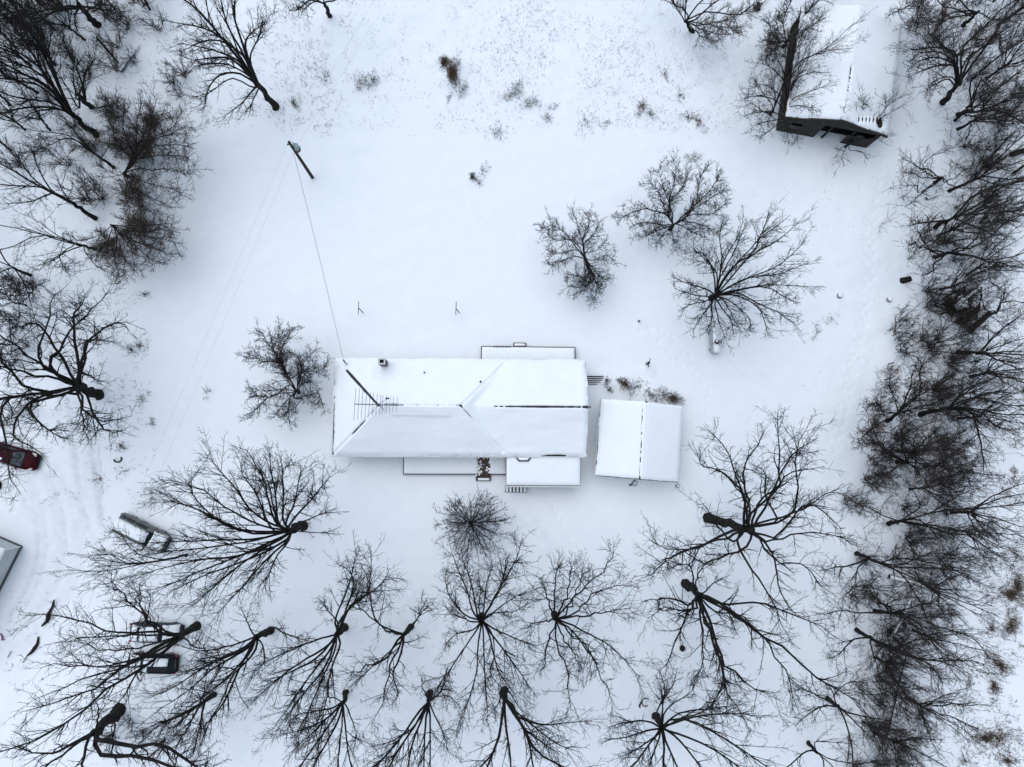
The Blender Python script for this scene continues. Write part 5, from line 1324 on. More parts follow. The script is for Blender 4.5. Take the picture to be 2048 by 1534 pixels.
# left grove fill
GL_ = 'slim bare grove tree deep behind the dark tall tree'
for (u, v, sc) in [(40, 40, .9), (110, 60, .8), (60, 130, .9), (20, 210, .8), (110, 130, .85), (150, -20, .9), (60, -40, 1), (250, -30, .8), (330, -10, .7), (20, 300, .8), (-30, 100, 1), (-40, 380, .9), (-30, 460, .8), (-20, 560, .7), (230, 20, .6), (10, 690, .5), (300, 20, .6), (85, 10, .9), (30, 95, .9), (75, 185, .8), (10, 150, .9), (130, 20, .8), (170, 80, .7), (-20, 240, .9), (50, 260, .7), (100, 260, .6)]:
    o = copy_tree((protoA, protoB, protoC)[k % 3], G(u, v, -.1), random.uniform(0, 6.28), sc, ('straight stemmed', 'crooked limbed', 'slim trunked')[k % 3]+' bare tree filling the left grove behind the dark tall tree'); k += 1
    o['group'] = 'trees filling the left grove'; o.name = 'grove_tree'
TL_ = 'tangled leafless shrub in the left grove'
for (u, v, sc) in [(190, 375, .95), (205, 395, .9), (180, 400, .95), (235, 95, .9), (255, 60, .9), (235, 140, .8), (270, 125, .6), (345, 165, .8), (370, 150, .7), (360, 190, .6), (40, 590, .9), (20, 640, .9), (30, 560, .7), (240, 40, .8), (290, 10, .9), (215, 30, .7), (30, 720, .8), (55, 690, .7), (25, 830, .8), (60, 815, .7), (140, 330, .8), (100, 200, .9), (60, 90, 1), (140, 110, .9), (20, 40, 1), (180, 150, .8), (40, 330, .8), (90, 300, .8), (150, 250, .8), (120, 20, 1), (320, 60, .8), (200, 10, .9)]:
    o = copy_tree((shA, shB, shC)[k % 3], G(u, v, -.05), random.uniform(0, 6.28), sc, ('large tangled', 'tangled', 'low spreading')[k % 3]+' leafless shrub in the left grove'); k += 1
    o['group'] = 'thicket shrubs of the left grove'
for (u, v, sc) in [(225, 1470, .7), (262, 1440, .6), (285, 1465, .6), (330, 1480, .6), (290, 1050, .35)]:
    o = copy_tree((shA, shB, shC)[k % 3], G(u, v, -.05), random.uniform(0, 6.28), sc, 'small leafless shrub round the foot of the lopped tree'); k += 1
    o['group'] = 'small shrubs near the drive corner'

shD = shrub_proto(404, 4.4, 2.7, 14, 'seed', 'brown_twig', label='fuzzy brown shrub filling in beside the seed laden trees', group='brown shrubs of the left grove')
SD_ = [True]
for (u, v, sc) in [(300, 310, .9), (275, 395, .85), (285, 455, .9), (250, 300, .85), (235, 235, .8), (225, 500, .8), (120, 20, .9), (60, 60, 1.0), (310, 250, .7), (190, 300, .8)]:
    place(shD, SD_, u, v, sc*.86)
# ------------------------------------------------------------------ utility pole, lines
pb = G(625, 355); PH = 8.6
pole = thing('utility_pole', 'dark wooden utility pole carrying a transformer in the snowy yard', 'pole', pb)
ptop = P(578, 284, PH)-np.array(pb)
MB().tube([(0, 0, -.3), tuple(ptop*.5), tuple(ptop)], [.17, .145, .12], 12).build('post', 'pole_wood', pole)
pt = Vector(ptop)
ins = MB(); ins.lathe([(.03, 0), (.06, .05), (.03, .09), (.07, .14), (.02, .2)], at=tuple(pt), sides=8); ins.build('insulator', 'black_metal', pole)
ins = MB(); ins.lathe([(.03, 0), (.06, .05), (.03, .09), (.06, .14), (.02, .2)], at=(pt.x-.14, pt.y-.14, pt.z-.25), sides=8); ins.build('insulator', 'black_metal', pole)
MB().beam((pt.x, pt.y, pt.z-.35), (pt.x-.2, pt.y-.2, pt.z-.18), .08).build('bracket', 'black_metal', pole)
tx_ = Vector(P(591, 292, 7.3)-np.array(pb))
tr = MB().lathe([(.24, -.85), (.27, -.80), (.27, -.02), (.29, 0), (.29, .06), (.22, .12), (.06, .15)], at=tuple(tx_), sides=16).build('transformer', 'transformer_grey', pole, smooth=False)
MB().lathe([(.275, -.86), (.28, -.5), (.276, -.49)], at=tuple(tx_), sides=16).build('rusty_base', 'rust', tr)
MB().tube([(tx_.x-.06, tx_.y+.06, tx_.z+.1), (tx_.x-.22, tx_.y+.26, tx_.z+.5)], [.05, .02], 8).build('bushing', 'transformer_grey', tr)
for a in (0, 1, 2):
    MB().tube([(tx_.x+.26, tx_.y-.1+a*.12, tx_.z-.35), (tx_.x+.38, tx_.y-.1+a*.14, tx_.z-.3)], .025, 6).build('terminal', 'black_metal', tr)
MB().beam((pt.x*.86, pt.y*.86, tx_.z-.3), tuple(tx_-Vector((.1, 0, .3))), .1).build('hanger', 'black_metal', pole)

def cable(name, label, pts, r_, material, sag=.3, n_=24):
    a, b_ = Vector(pts[0]), Vector(pts[1])
    m = MB()
    m.tube([(a.lerp(b_, i/n_) - Vector((0, 0, sag*4*(i/n_)*(1-i/n_)))) for i in range(n_+1)], r_, 5)
    o = m.build(name, material); tag(o, label, 'power line'); return o
pw = Vector(pb)+pt
up_end = Vector(P(752, -14, 8.2)); dn_end = Vector(P(205, 1140, 7.4))
up_end = pw+(up_end-pw)*1.9; dn_end = pw+(dn_end-pw)*1.25
cable('power_line', 'upper bare wire running from the utility pole past the weedy field', [pw+Vector((0, 0, .18)), up_end], .0062, 'wire_grey', .5)
cable('power_line', 'upper bare wire running from the utility pole toward the driveway', [pw+Vector((0, 0, .18)), dn_end], .0062, 'wire_grey', .5)
o2 = Vector((.62, -.32, -1.25))
cable('power_line', 'lower bare wire running from the utility pole past the weedy field', [pw+o2*Vector((.3, .3, 1)), up_end+o2], .0062, 'wire_grey', .5)
cable('power_line', 'lower bare wire running from the utility pole toward the driveway', [pw+o2*Vector((.3, .3, 1)), dn_end+o2], .0062, 'wire_grey', .5)
hw = Matrix.Rotation(hang, 3, 'Z') @ Vector((wx_-.22, wy_+.3, wz_+.75)) + Vector((hc[0], hc[1], 0))
cable('service_cable', 'black service cable hanging from the utility pole to the house corner', [Vector(P(587, 305, 7.0)), hw], .016, 'wire_black', .35)
# ------------------------------------------------------------------ clothes line posts
for i, (b_, t_, lab) in enumerate(((((726, 625), (717, 616)), None, 'rusty T shaped clothesline post with weeds at its foot'), (((919, 625), (912, 617)), None, 'T shaped clothesline post standing clean in the snow behind the house'))):
    g0 = G(*b_[0]); tp = P(*b_[1], 1.95)-np.array(g0)
    po = thing('clothesline_post', lab, 'post', g0, group='pair of clothesline posts')
    MB().tube([(0, 0, -.2), tuple(tp)], .045, 8).build('upright', 'black_metal', po)
    MB().tube([(tp[0]+.02, tp[1]+.66, tp[2]+.02), (tp[0]-.02, tp[1]-.66, tp[2]+.02)], .035, 8).build('crossbar', 'antenna_metal', po)
# ------------------------------------------------------------------ propane tank
tg = G(1424, 683, 0)
ta = math.radians(92)
tank = thing('propane_tank', 'horizontal propane tank under snow with dark dome lid', 'tank', tg, ta-math.radians(90))
def capsule(r_, hl, n_=8):
    pr_ = []
    for i in range(n_+1):
        a = -math.pi/2+math.pi/2*i/n_; pr_.append((max(.01, r_*math.cos(a)), -hl+r_*math.sin(a)*.62))
    for i in range(n_+1):
        a = math.pi/2*i/n_; pr_.append((max(.01, r_*math.cos(a)), hl+r_*math.sin(a)*.62))
    return pr_
MB().lathe(capsule(.49, 1.12), at=(0, 0, .78), sides=24, axis='y').build('vessel', 'tank_paint', tank, smooth=True)
for y in (-.85, .85):
    MB().box(-.35, .35, y-.08, y+.08, -.2, .36).build('leg', 'foundation', tank)
def tank_snow():
    pts = MB(); r_, th = .49, .13
    ny, na = 26, 15
    hl = 1.12+.28
    for j in range(ny+1):
        y = -hl+2*hl*j/ny
        q = max(0, abs(y)-1.12)/.28
        rr_ = r_*math.sqrt(max(0.03, 1-q*q*.95))
        for i in range(na+1):
            a = math.radians(20)+math.radians(104)*i/na
            w = math.sin(math.pi*i/na)**.45*math.sqrt(max(0, 1-q**4))
            R_ = rr_+.012+th*w*(.9+.2*random.random()*.3)
            pts.v.append((R_*math.cos(a), y, .78+R_*math.sin(a)*(1 if q < .01 else .97)))
    for j in range(ny):
        for i in range(na):
            a = j*(na+1)+i; pts.f.append([a, a+1, a+na+2, a+na+1])
    pts.build('snow_cap', 'roof_snow', tank, smooth=True)
tank_snow()
dm = MB().lathe([(.25, -.12), (.25, .16), (.22, .24), (.08, .28)], at=(.02, -.25, 1.28), sides=18).build('dome_lid', 'black_metal', tank, smooth=False)
MB().lathe([(.15, 0), (.13, .04), (.03, .06)], at=(-.02, -.21, 1.555), sides=10).build('lid_snow', 'roof_snow', dm, smooth=True)

# ------------------------------------------------------------------ cars
def loft(stations, nring):
    m = MB()
    for ring in stations: m.v += ring
    for i in range(len(stations)-1):
        for k in range(nring):
            a = i*nring+k; b2 = i*nring+(k+1) % nring
            m.f.append([a, b2, b2+nring, a+nring])
    m.f.append(list(range(nring))[::-1]); m.f.append([(len(stations)-1)*nring+k for k in range(nring)])
    return m
def car(label, px, heading, L, Wd, H, kind, paint, snow, rearlights=False, glass='car_glass', cat='car'):
    g0 = G(*px)
    o = thing('parked_car', label, cat, (g0[0], g0[1], max(g0[2], 0)-.03), heading)
    hw_ = Wd/2
    belt = H*.62
    # x stations: rear -> front; (x, half width, deck height)
    if kind == 'sedan':
        st = [(-.5, .80, .50), (-.485, .90, .72), (-.40, .97, .98), (-.2, 1, 1.0), (.1, 1, 1.0), (.25, .99, .98), (.40, .95, .90), (.475, .86, .76), (.5, .74, .55)]
        cab = [(-.40, 0.02), (-.24, .95), (-.05, 1.0), (.08, .97), (.27, 0.02)]
    elif kind == 'hatch':
        st = [(-.5, .84, .55), (-.485, .93, .85), (-.40, .98, 1.0), (-.2, 1, 1.0), (.1, 1, 1.0), (.25, .99, .98), (.40, .95, .90), (.475, .86, .74), (.5, .74, .52)]
        cab = [(-.485, 0.03), (-.38, .93), (-.12, 1.0), (.06, .97), (.25, 0.02)]
    else:
        st = [(-.5, .90, .60), (-.49, .96, .95), (-.40, .99, 1.0), (-.2, 1, 1.0), (.1, 1, 1.0), (.25, .99, .98), (.40, .96, .90), (.475, .90, .78), (.5, .80, .56)]
        cab = [(-.492, 0.03), (-.44, .95), (-.15, 1.0), (.10, .97), (.30, 0.02)]
    rings = []
    for (x, w, zt) in st:
        w_ = hw_*w; z = belt*zt; X_ = x*L
        zb = .24
        rings.append([(X_, -w_*.90, zb), (X_, -w_, zb+.18), (X_, -w_, z-.16), (X_, -w_*.93, z-.03), (X_, -w_*.55, z+.02), (X_, 0, z+.035),
                      (X_, w_*.55, z+.02), (X_, w_*.93, z-.03), (X_, w_, z-.16), (X_, w_, zb+.18), (X_, w_*.90, zb)])
    loft(rings, 11).build('body', paint, o, smooth=True)
    cr = []
    gh = H-belt
    for (x, f_) in cab:
        w_ = hw_*(.90-.20*f_); z = belt-.02+gh*f_*.985; X_ = x*L
        cr.append([(X_, -hw_*.90, belt-.06), (X_, -w_, z-.05*f_), (X_, -w_*.75, z+.0), (X_, 0, z+.025*f_), (X_, w_*.75, z), (X_, w_, z-.05*f_), (X_, hw_*.90, belt-.06)])
    loft(cr, 7).build('cabin', paint, o, smooth=False)
    def glassq(i, j, t0, t1, s0, nm, gm=glass):
        a, b_ = cr[i], cr[j]
        def pt_(t, side, ww):
            l = Vector(a[2]).lerp(Vector(b_[2]), t); r_ = Vector(a[4]).lerp(Vector(b_[4]), t)
            c = l.lerp(r_, .5); q = c+((l if side < 0 else r_)-c)*ww
            return q
        pts = [pt_(t0, -1, s0), pt_(t0, 1, s0), pt_(t1, 1, s0), pt_(t1, -1, s0)]
        nrm = (pts[1]-pts[0]).cross(pts[3]-pts[0]).normalized()
        if nrm.z < 0: nrm = -nrm
        MB().poly([p+nrm*.03 for p in pts]).build(nm, gm, o)
    glassq(4, 3, .06, .94, 1.12, 'windscreen')
    glassq(0, 1, .10, .92, 1.10, 'rear_window', 'car_glass')
    for s in (-1, 1):
        m = MB(); ix = 1 if s < 0 else 5; jx = 0 if s < 0 else 6
        for i in (1, 2):
            a0 = Vector(cr[i][ix]); a1 = Vector(cr[i+1][ix]); c0_ = Vector(cr[i][jx]); c1_ = Vector(cr[i+1][jx])
            P4_ = [c0_.lerp(a0, .15), c1_.lerp(a1, .15), c1_.lerp(a1, .9), c0_.lerp(a0, .9)]
            mm = sum(P4_, Vector())/4
            P4_ = [mm+(p-mm)*.93+Vector((0, s*.015, .008)) for p in P4_]
            MB().poly(P4_ if s > 0 else P4_[::-1]).build('side_window', 'car_glass', o)
        MB().box(.17*L, .17*L+.12, s*(hw_+.02)-.09, s*(hw_+.02)+.09, belt+.0, belt+.14).build('mirror', paint, o)
        for x in (-.31*L, .31*L):
            wh = MB().lathe([(.25, -.11), (.33, -.10), (.335, 0), (.33, .10), (.25, .11)], at=(x, s*(hw_-.13), .33), sides=18, axis='y').build('wheel', 'tyre', o)
            MB().lathe([(.20, -.02), (.20, .01), (.06, .02)], at=(x, s*(hw_-.005), .33), sides=12, axis='y').build('rim', 'grey_metal', wh)
        y = s*hw_*.60
        MB().v
        hl = MB(); X_ = .43*L; zz = belt*.87+.07
        hl.v = [(X_-.25, s*hw_*.90, zz+.05), (X_+.08, s*hw_*.62, zz-.00), (X_+.19, s*hw_*.62, zz-.10), (X_+.08, s*hw_*.90, zz-.08)]
        hl.v += [(v[0], v[1], v[2]-.12) for v in hl.v]
        hl.f = [[0, 1, 2, 3], [7, 6, 5, 4], [0, 4, 5, 1], [1, 5, 6, 2], [2, 6, 7, 3], [3, 7, 4, 0]]
        hl.build('headlight', 'lamp_clear', o)
        tl = MB().box(-.5*L-.005, -.455*L, s*hw_*.84-.07, s*hw_*.84+.06, belt*.74, belt*.96)
        tl.build('taillight', 'lamp_red', o)
    MB().box(.495*L, .52*L, -hw_*.68, hw_*.68, .30, .48).build('bumper', 'tyre', o)
    MB().box(-.52*L, -.495*L, -hw_*.74, hw_*.74, .32, .52).build('bumper', paint, o)
    # snow lying on the horizontal panels
    def top_at(X, Y):
        xs_ = np.array([c[0] for c in cab])*L; zs_ = np.array([belt+.02+gh*c[1]*.985 for c in cab])
        zc = np.interp(X, xs_, zs_, left=-9, right=-9)
        bx = np.array([s_[0] for s_ in st])*L; bz = np.array([belt*s_[2]+.03 for s_ in st])
        zb_ = np.interp(X, bx, bz)
        wc = hw_*(.90-.20*np.interp(X, xs_, [c[1] for c in cab], left=0, right=0))
        z = np.where((zc > zb_), zc-.05*np.clip(np.abs(Y)-wc*.75, 0, 1)/.2, zb_)
        return z
    for (x0, x1, y0, y1, th, nm) in snow:
        xs = np.linspace(x0*L, x1*L, max(10, int((x1-x0)*L/.07))); ys = np.linspace(y0*hw_, y1*hw_, max(8, int((y1-y0)*hw_/.07)))
        X, Y = np.meshgrid(xs, ys)
        base = top_at(X, Y)
        e = np.minimum(np.minimum(X-xs[0], xs[-1]-X), np.minimum(Y-ys[0], ys[-1]-Y))+.10*vnoise(X+px[0], Y, .5)-.03
        Z = base-.06+(th+.07)*smooth01(e/.16)**.6+.03*vnoise(X, Y+px[1], .6)
        heightfield(nm, xs, ys, Z, base-.14, 'roof_snow', o)
    return o
car('dark red sedan parked by the massive old tree, bonnet free of snow', (33, 912), math.atan2(-.285, 1), 4.8, 1.85, 1.46, 'sedan', 'paint_red', [(-.34, -.24, -.5, .5, .05, 'snow_patch'), (-.17, -.06, -.62, -.2, .03, 'snow_patch')], glass='frost_glass')
car('grey van under a thick cap of snow near the fan shaped tree', (291, 1065), math.atan2(-.49, 1), 5.1, 1.98, 1.75, 'van', 'paint_grey', [(-.46, .18, -.52, .60, .20, 'snow_cap'), (.22, .475, -.86, .86, .12, 'snow_hood')], cat='van')
car('dark grey sedan buried in snow under the thick barked tree', (318, 1262), math.atan2(-.03, 1), 4.75, 1.84, 1.45, 'sedan', 'paint_dark', [(-.27, .12, -.72, .72, .16, 'snow_cap'), (.16, .47, -.86, .86, .13, 'snow_hood'), (-.485, -.30, -.86, .8, .13, 'snow_boot')])
car('black hatchback half cleared of snow with red tail lamps', (311, 1323), math.pi+math.atan2(-.05, 1), 4.5, 1.82, 1.50, 'hatch', 'paint_black', [(-.40, .14, -.74, .10, .15, 'snow_cap'), (.20, .47, -.86, .86, .13, 'snow_hood'), (-.49, -.455, -.5, .35, .05, 'snow_ledge'), (.02, .15, -.2, .70, .10, 'snow_patch')])

# ------------------------------------------------------------------ small things in the snow
def stick_clump(name, label, cat, u, v, n_, rad, h, material, group=None, flat=.5, rstk=.012, seed=0):
    """clump of dry stalks: one thing, each clump its own mesh"""
    rng = np.random.default_rng(seed+int(u*7+v))
    g0 = G(u, v, -.03)
    n_ = max(8, int(n_*.55)); a = rng.uniform(0, 6.283, n_); r_ = rad*np.minimum(np.abs(rng.normal(size=n_)), 1.5)*.8; ea = rng.uniform(0, 3.14); es = rng.uniform(.35, .75)
    bx_ = np.cos(a)*r_; by_ = np.sin(a)*r_*es; b_ = np.stack([bx_*math.cos(ea)-by_*math.sin(ea), bx_*math.sin(ea)+by_*math.cos(ea), np.zeros(n_)], -1)
    ln = h*rng.uniform(.4, 1.1, n_); az_ = a+rng.normal(size=n_)*.8; el = np.radians(rng.uniform(20, 85, n_))
    d = np.stack([np.cos(az_)*np.cos(el), np.sin(az_)*np.cos(el), np.sin(el)], -1)
    m_ = b_+d*(ln*.55)[:, None]
    d2 = d+rng.normal(size=(n_, 3))*.45; d2[:, 2] -= flat; d2 /= np.linalg.norm(d2, axis=1, keepdims=True)
    e_ = m_+d2*(ln*.45)[:, None]; e_[:, 2] = np.maximum(e_[:, 2], .02)
    Pt = np.stack([b_, m_, e_], 1)
    # forked seed heads
    k2 = rng.integers(0, n_, n_); t = rng.uniform(.3, .9, n_)[:, None]
    s0 = m_[k2]*(1-t)+e_[k2]*t; dd = rng.normal(size=(n_, 3)); dd[:, 2] = np.abs(dd[:, 2])*.6; dd /= np.linalg.norm(dd, axis=1, keepdims=True)
    Pt2 = np.stack([s0, s0+dd*h*.12, s0+dd*h*.22], 1)
    v1, f1 = merge([tube_arrays(Pt, np.tile([rstk, rstk*.9, rstk*.6], (n_, 1)), 3), tube_arrays(Pt2, np.tile([rstk*.8, rstk*.9, rstk*.7], (n_, 1)), 3)])
    o = link(name, raw_mesh(name, v1, f1), material, loc=g0)
    return tag(o, label, cat, group)
stick_clump('grass_mound', 'tall heap of matted brown grass poking out of the weedy field', 'grass clump', 905, 152, 460, 1.1, 1.0, 'dry_grass', flat=.9, rstk=.018)
stick_clump('grass_mound', 'narrow brown grass tuft above the big matted heap', 'grass clump', 889, 128, 220, .6, .9, 'dry_grass', flat=.9, rstk=.018)
for i, (u, v, n_, rad, h, mt, lab) in enumerate([
    (722, 168, 90, .8, 1.0, 'dark_weed', 'twiggy weed, the left of two neighbours in the upper field'), (745, 163, 120, .9, 1.0, 'dark_weed', 'twiggy weed, the darker of two neighbours in the upper field'),
    (590, 208, 70, .7, .9, 'dark_weed', 'small bristly shrub beside the tall straight tree trunk'), (653, 156, 50, .6, .8, 'dark_weed', 'small bristly shrub under the bare wires'),
    (915, 132, 80, .8, .9, 'dark_weed', 'sparse weeds right of the matted grass heap'), (925, 180, 110, .8, .8, 'dark_weed', 'dark weeds at the foot of the matted grass heap'), (900, 195, 60, .5, .5, 'dark_weed', 'low weeds below the matted grass heap'),
    (1032, 182, 170, 1.2, 1.0, 'dark_weed', 'feathery dark weed patch in the middle of the field'), (1062, 208, 110, .8, .9, 'dark_weed', 'feathery weed tuft below the dark weed patch'),
    (1282, 216, 150, .8, .8, 'dry_grass', 'brown bent grass tuft toward the barn side of the field'), (1300, 228, 70, .8, .7, 'dark_weed', 'thin weeds beside the brown bent grass tuft'),
    (1395, 243, 160, 1.4, .6, 'dry_grass', 'long flattened brown weed clump before the barn'), (1375, 235, 80, .8, .7, 'dark_weed', 'spiky weed joined to the flattened brown clump'),
    (995, 266, 110, 1.2, .7, 'dark_weed', 'wispy weed patch on the mown edge of the field'), (945, 354, 120, .45, .6, 'dark_weed', 'dark tuft on the rim of the snow covered weed ring'),
    (965, 344, 70, 1.0, .7, 'dark_weed', 'wispy rim of the snow covered weed ring'), (958, 368, 50, .6, .5, 'dark_weed', 'lower rim of the snow covered weed ring'), (1094, 238, 60, .5, .7, 'dark_weed', 'single dark weed at the field edge'),
    (1170, 247, 120, 1.7, .6, 'dark_weed', 'row of dark weeds along the mown edge'), (1212, 246, 70, .9, .6, 'dark_weed', 'end of the row of dark weeds along the mown edge'), (1385, 316, 120, .8, .7, 'dry_grass', 'brown weeds behind the round crowned fruit tree'),
    (1107, 215, 40, .4, .6, 'dark_weed', 'tiny weed sprig in the field middle'), (1360, 190, 60, .9, .8, 'dark_weed', 'pale weed tuft on the barn side of the field'), (1330, 150, 60, 1.0, .8, 'dark_weed', 'thin weed patch toward the barn trees'),
    (280, 690, 60, .9, .9, 'dark_weed', 'weed tuft between old tree and open yard'), (290, 590, 50, .7, .7, 'dark_weed', 'reddish weed sprig in the open yard edge'), (262, 700, 70, .8, 1.0, 'dark_weed', 'twiggy sapling tuft at the massive tree side'),
    (284, 798, 60, .6, .7, 'dark_weed', 'weed tuft round a snowy stump by the drive'), (243, 892, 60, .9, .8, 'dark_weed', 'weed tuft at the driveway head'), (415, 785, 30, .5, .9, 'dark_weed', 'lone forked stalk in the open yard'),
    (250, 940, 40, .6, .6, 'dark_weed', 'weed tuft beside the wheel ruts'), (305, 845, 40, .5, .6, 'dark_weed', 'small weed tuft below the snowy stump'),
    (300, 1000, 90, 1.0, .9, 'dark_weed', 'twiggy weeds between drive and fan shaped tree'), (197, 960, 60, .6, .5, 'dark_weed', 'stubble beside the dirty wheel rut'), (1632, 664, 60, 1.0, .6, 'dark_weed', 'thin grass patch right of the leaning maple'), (1660, 640, 40, .8, .6, 'dark_weed', 'thin grass tuft near the snowy rock'),
]):
    stick_clump('weed_clump', lab, 'weeds', u, v, n_, rad, h, mt, seed=i)
# shrubs between steps and garage
for i, (u, v, n_, rad, h, mt, lab) in enumerate([(1245, 768, 190, .9, 1.1, 'dry_grass', 'dry brown shrub beside the house end steps'), (1268, 775, 90, .9, .9, 'dark_weed', 'broken stems between house steps and garage back'), (1300, 792, 110, 1.0, .9, 'dry_grass', 'dry stems along the garage back wall'),
        (1345, 797, 190, 1.0, 1.3, 'dry_grass', 'dense dry shrub at the garage back corner'), (1320, 790, 110, .8, .9, 'dry_grass', 'dry shrub behind the middle of the garage'), (1212, 765, 70, .5, .6, 'dark_weed', 'snowy weeds at the foot of the house end steps'), (1216, 780, 40, .5, .8, 'dark_weed', 'bent stems at the garage upper left corner')]):
    stick_clump('dry_shrub', lab, 'shrub', u, v, n_, rad, h, mt, seed=90+i, rstk=.014)

# stubble of the open field and litter of the wood floors: uncountable
def stubble(name, label, samples, material, h=(.12, .45), r_=.012, lean=.7, seed=1, cat='grass'):
    rng = np.random.default_rng(seed)
    pts = np.array([G(u, v, -.02) for (u, v) in samples])
    n_ = len(pts)
    ln = rng.uniform(h[0], h[1], n_); az_ = rng.uniform(0, 6.283, n_); el = np.radians(rng.uniform(15, 80, n_))
    d = np.stack([np.cos(az_)*np.cos(el)*lean, np.sin(az_)*np.cos(el)*lean, np.sin(el)], -1)
    d2 = d+rng.normal(size=(n_, 3))*.4; d2[:, 2] -= .3
    m_ = pts+d*(ln*.5)[:, None]; e_ = m_+d2*(ln*.5)[:, None]; e_[:, 2] = np.maximum(e_[:, 2], pts[:, 2]+.01)
    v1, f1 = tube_arrays(np.stack([pts, m_, e_], 1), np.tile([r_, r_, r_*.7], (n_, 1)), 3)
    o = link(name, raw_mesh(name, v1, f1), material)
    o['kind'] = 'stuff'; o['label'] = label; o['category'] = cat
    return o
def in_clumps(n_, fn, spread, per):
    out = []
    while len(out) < n_:
        c = fn()
        if c is None: continue
        for _ in range(random.randint(1, per)):
            out.append((c[0]+random.gauss(0, spread), c[1]+random.gauss(0, spread)))
    return out
def field_pt():
    u, v = random.uniform(700, 1500), random.uniform(-30, 262)
    dens = float(vnoise(np.array(u), np.array(v), 60))+.5
    if v > 262-.0*u: return None
    edge = np.interp(v, [0, 120, 262], [.55, 1, .8])*np.interp(u, [700, 830, 1000, 1400, 1500], [.35, .6, 1, .9, .4])
    return (u, v) if random.random() < dens**1.5*edge*1.4 else None
stubble('field_stubble', 'scattered dry stalks standing through the snow of the upper field', in_clumps(4200, field_pt, 6, 6), 'dark_weed', h=(.10, .42), r_=.010)
def left_pt():
    u = random.choice([random.gauss(240, 45), random.gauss(600, 60), random.uniform(0, 420)]); v = random.uniform(0, 1000) if u < 330 else random.uniform(-20, 270)
    if 300 < u < 700 and v > 300: return None
    return (u, v) if random.random() < .7 else None
stubble('grove_stubble', 'scattered dry stalks and twigs on the snow of the left grove', in_clumps(2600, left_pt, 7, 8), 'dark_weed', h=(.15, .7), r_=.013, seed=2)
def strip_pt():
    v = random.uniform(-20, 1550); u = strip_x(v)+random.gauss(0, .75)*strip_w(v)
    return (u, v) if u > 1600 else None
stubble('wood_litter', 'fallen twigs and dead stems covering the floor of the wood strip', in_clumps(5500, strip_pt, 9, 10), 'dark_weed', h=(.3, 1.5), r_=.015, lean=1.3, seed=3, cat='litter')
def right_pt():
    v = random.uniform(560, 1550); u = random.uniform(np.interp(v, [560, 1000, 1550], [1990, 1960, 1800]), 2090)
    dens = float(vnoise(np.array(u*1.6), np.array(v*.7), 40))+.5
    return (u, v) if random.random() < dens**2.2*1.4 else None
stubble('edge_grass', 'patchy dry grass through the snow of the far field edge', in_clumps(3600, right_pt, 6, 10), 'dry_grass', h=(.2, .6), r_=.015, seed=4)
def bottom_pt():
    u, v = random.uniform(0, 900), random.uniform(1180, 1540)
    return (u, v) if random.random() < .5 else None
stubble('row_litter', 'bits of fallen twig on the snow among the row trees', in_clumps(500, bottom_pt, 5, 4), 'dark_weed', h=(.15, .5), r_=.012, seed=5, cat='litter')
def yard_pt():
    u, v = random.uniform(1420, 1780), random.uniform(330, 980)
    return (u, v)
stubble('yard_litter', 'tiny twig bits dotted over the right yard snow', in_clumps(420, yard_pt, 5, 3), 'dark_weed', h=(.06, .2), r_=.012, seed=6, cat='litter')
# weeds of the far field, counted clumps
for i, (u, v, n_, rad, h) in enumerate([(2040, 1120, 200, 1.2, 1.0), (2030, 1160, 240, 1.2, .9), (2025, 1190, 260, 1.5, 1.0), (2010, 1260, 240, 1.1, 1.0), (2000, 1320, 300, 1.3, 1.0), (1995, 1370, 320, 1.2, 1.0), (1985, 1480, 220, 1.1, .9), (1975, 1460, 160, .9, .8), (2005, 1515, 150, 1.0, .7), (1930, 1520, 80, .9, .9), (1985, 1205, 70, .6, .6), (1978, 1245, 60, .5, .5), (1940, 1365, 60, .5, .5), (2040, 790, 90, .8, .6), (2030, 870, 90, .8, .6), (2035, 940, 100, .8, .7)]):
    stick_clump('grass_clump', 'matted brown grass clump on the field beyond the wood strip', 'grass clump', u+(i*37 % 23)-11, v+(i*53 % 31)-15, int(n_*(.5+.35*(i*29 % 5))), rad*(.75+.22*(i*29 % 5)), h, 'dry_grass', group='brown grass clumps on the far field', flat=.8, rstk=.016, seed=231+i)

# ------------------------------------------------------------------ logs, stumps, rocks
def log(name, label, cat, px, rad, material='bark', z=.12, snow=0.0, group=None):
    pts = [np.array(G(u, v, z if not isinstance(z, (list, tuple)) else z[i])) for i, (u, v) in enumerate(px)]
    c = pts[0].copy(); m = MB()
    rs = resample(np.array(pts)-c, 10)
    rd = np.interp(np.linspace(0, 1, 10), np.linspace(0, 1, len(rad)), rad)
    o = thing(name, label, cat, c, group=group)
    m.tube([tuple(p) for p in rs], list(rd), 8).build('stem', material, o, smooth=True)
    if snow:
        s = MB(); s.tube([(p[0], p[1], p[2]+r_*.55+snow*.25) for p, r_ in zip(rs, rd)], [r_*.85+.01 for r_ in rd], 7)
        s.build('snow_ridge', 'roof_snow', o, smooth=True)
    return o
log('fallen_branch', 'dark curved fallen branch in the drive, the longer hooked one', 'branch', [(109, 1199), (107, 1212), (103, 1219), (98, 1228), (96, 1240), (84, 1252)], [.05, .12, .10, .22, .16, .06])
log('fallen_branch', 'dark curved fallen branch in the drive, the shorter lower one', 'branch', [(77, 1273), (76, 1286), (70, 1296), (64, 1304), (55, 1311)], [.06, .12, .18, .14, .05])
log('fallen_branch', 'thin straight stick in the drive below the shorter curved branch', 'branch', [(55, 1312), (47, 1325)], [.04, .03])
log('fallen_branch', 'thin straight stick crossing the wheel ruts', 'branch', [(23, 1302), (16, 1315)], [.035, .03])
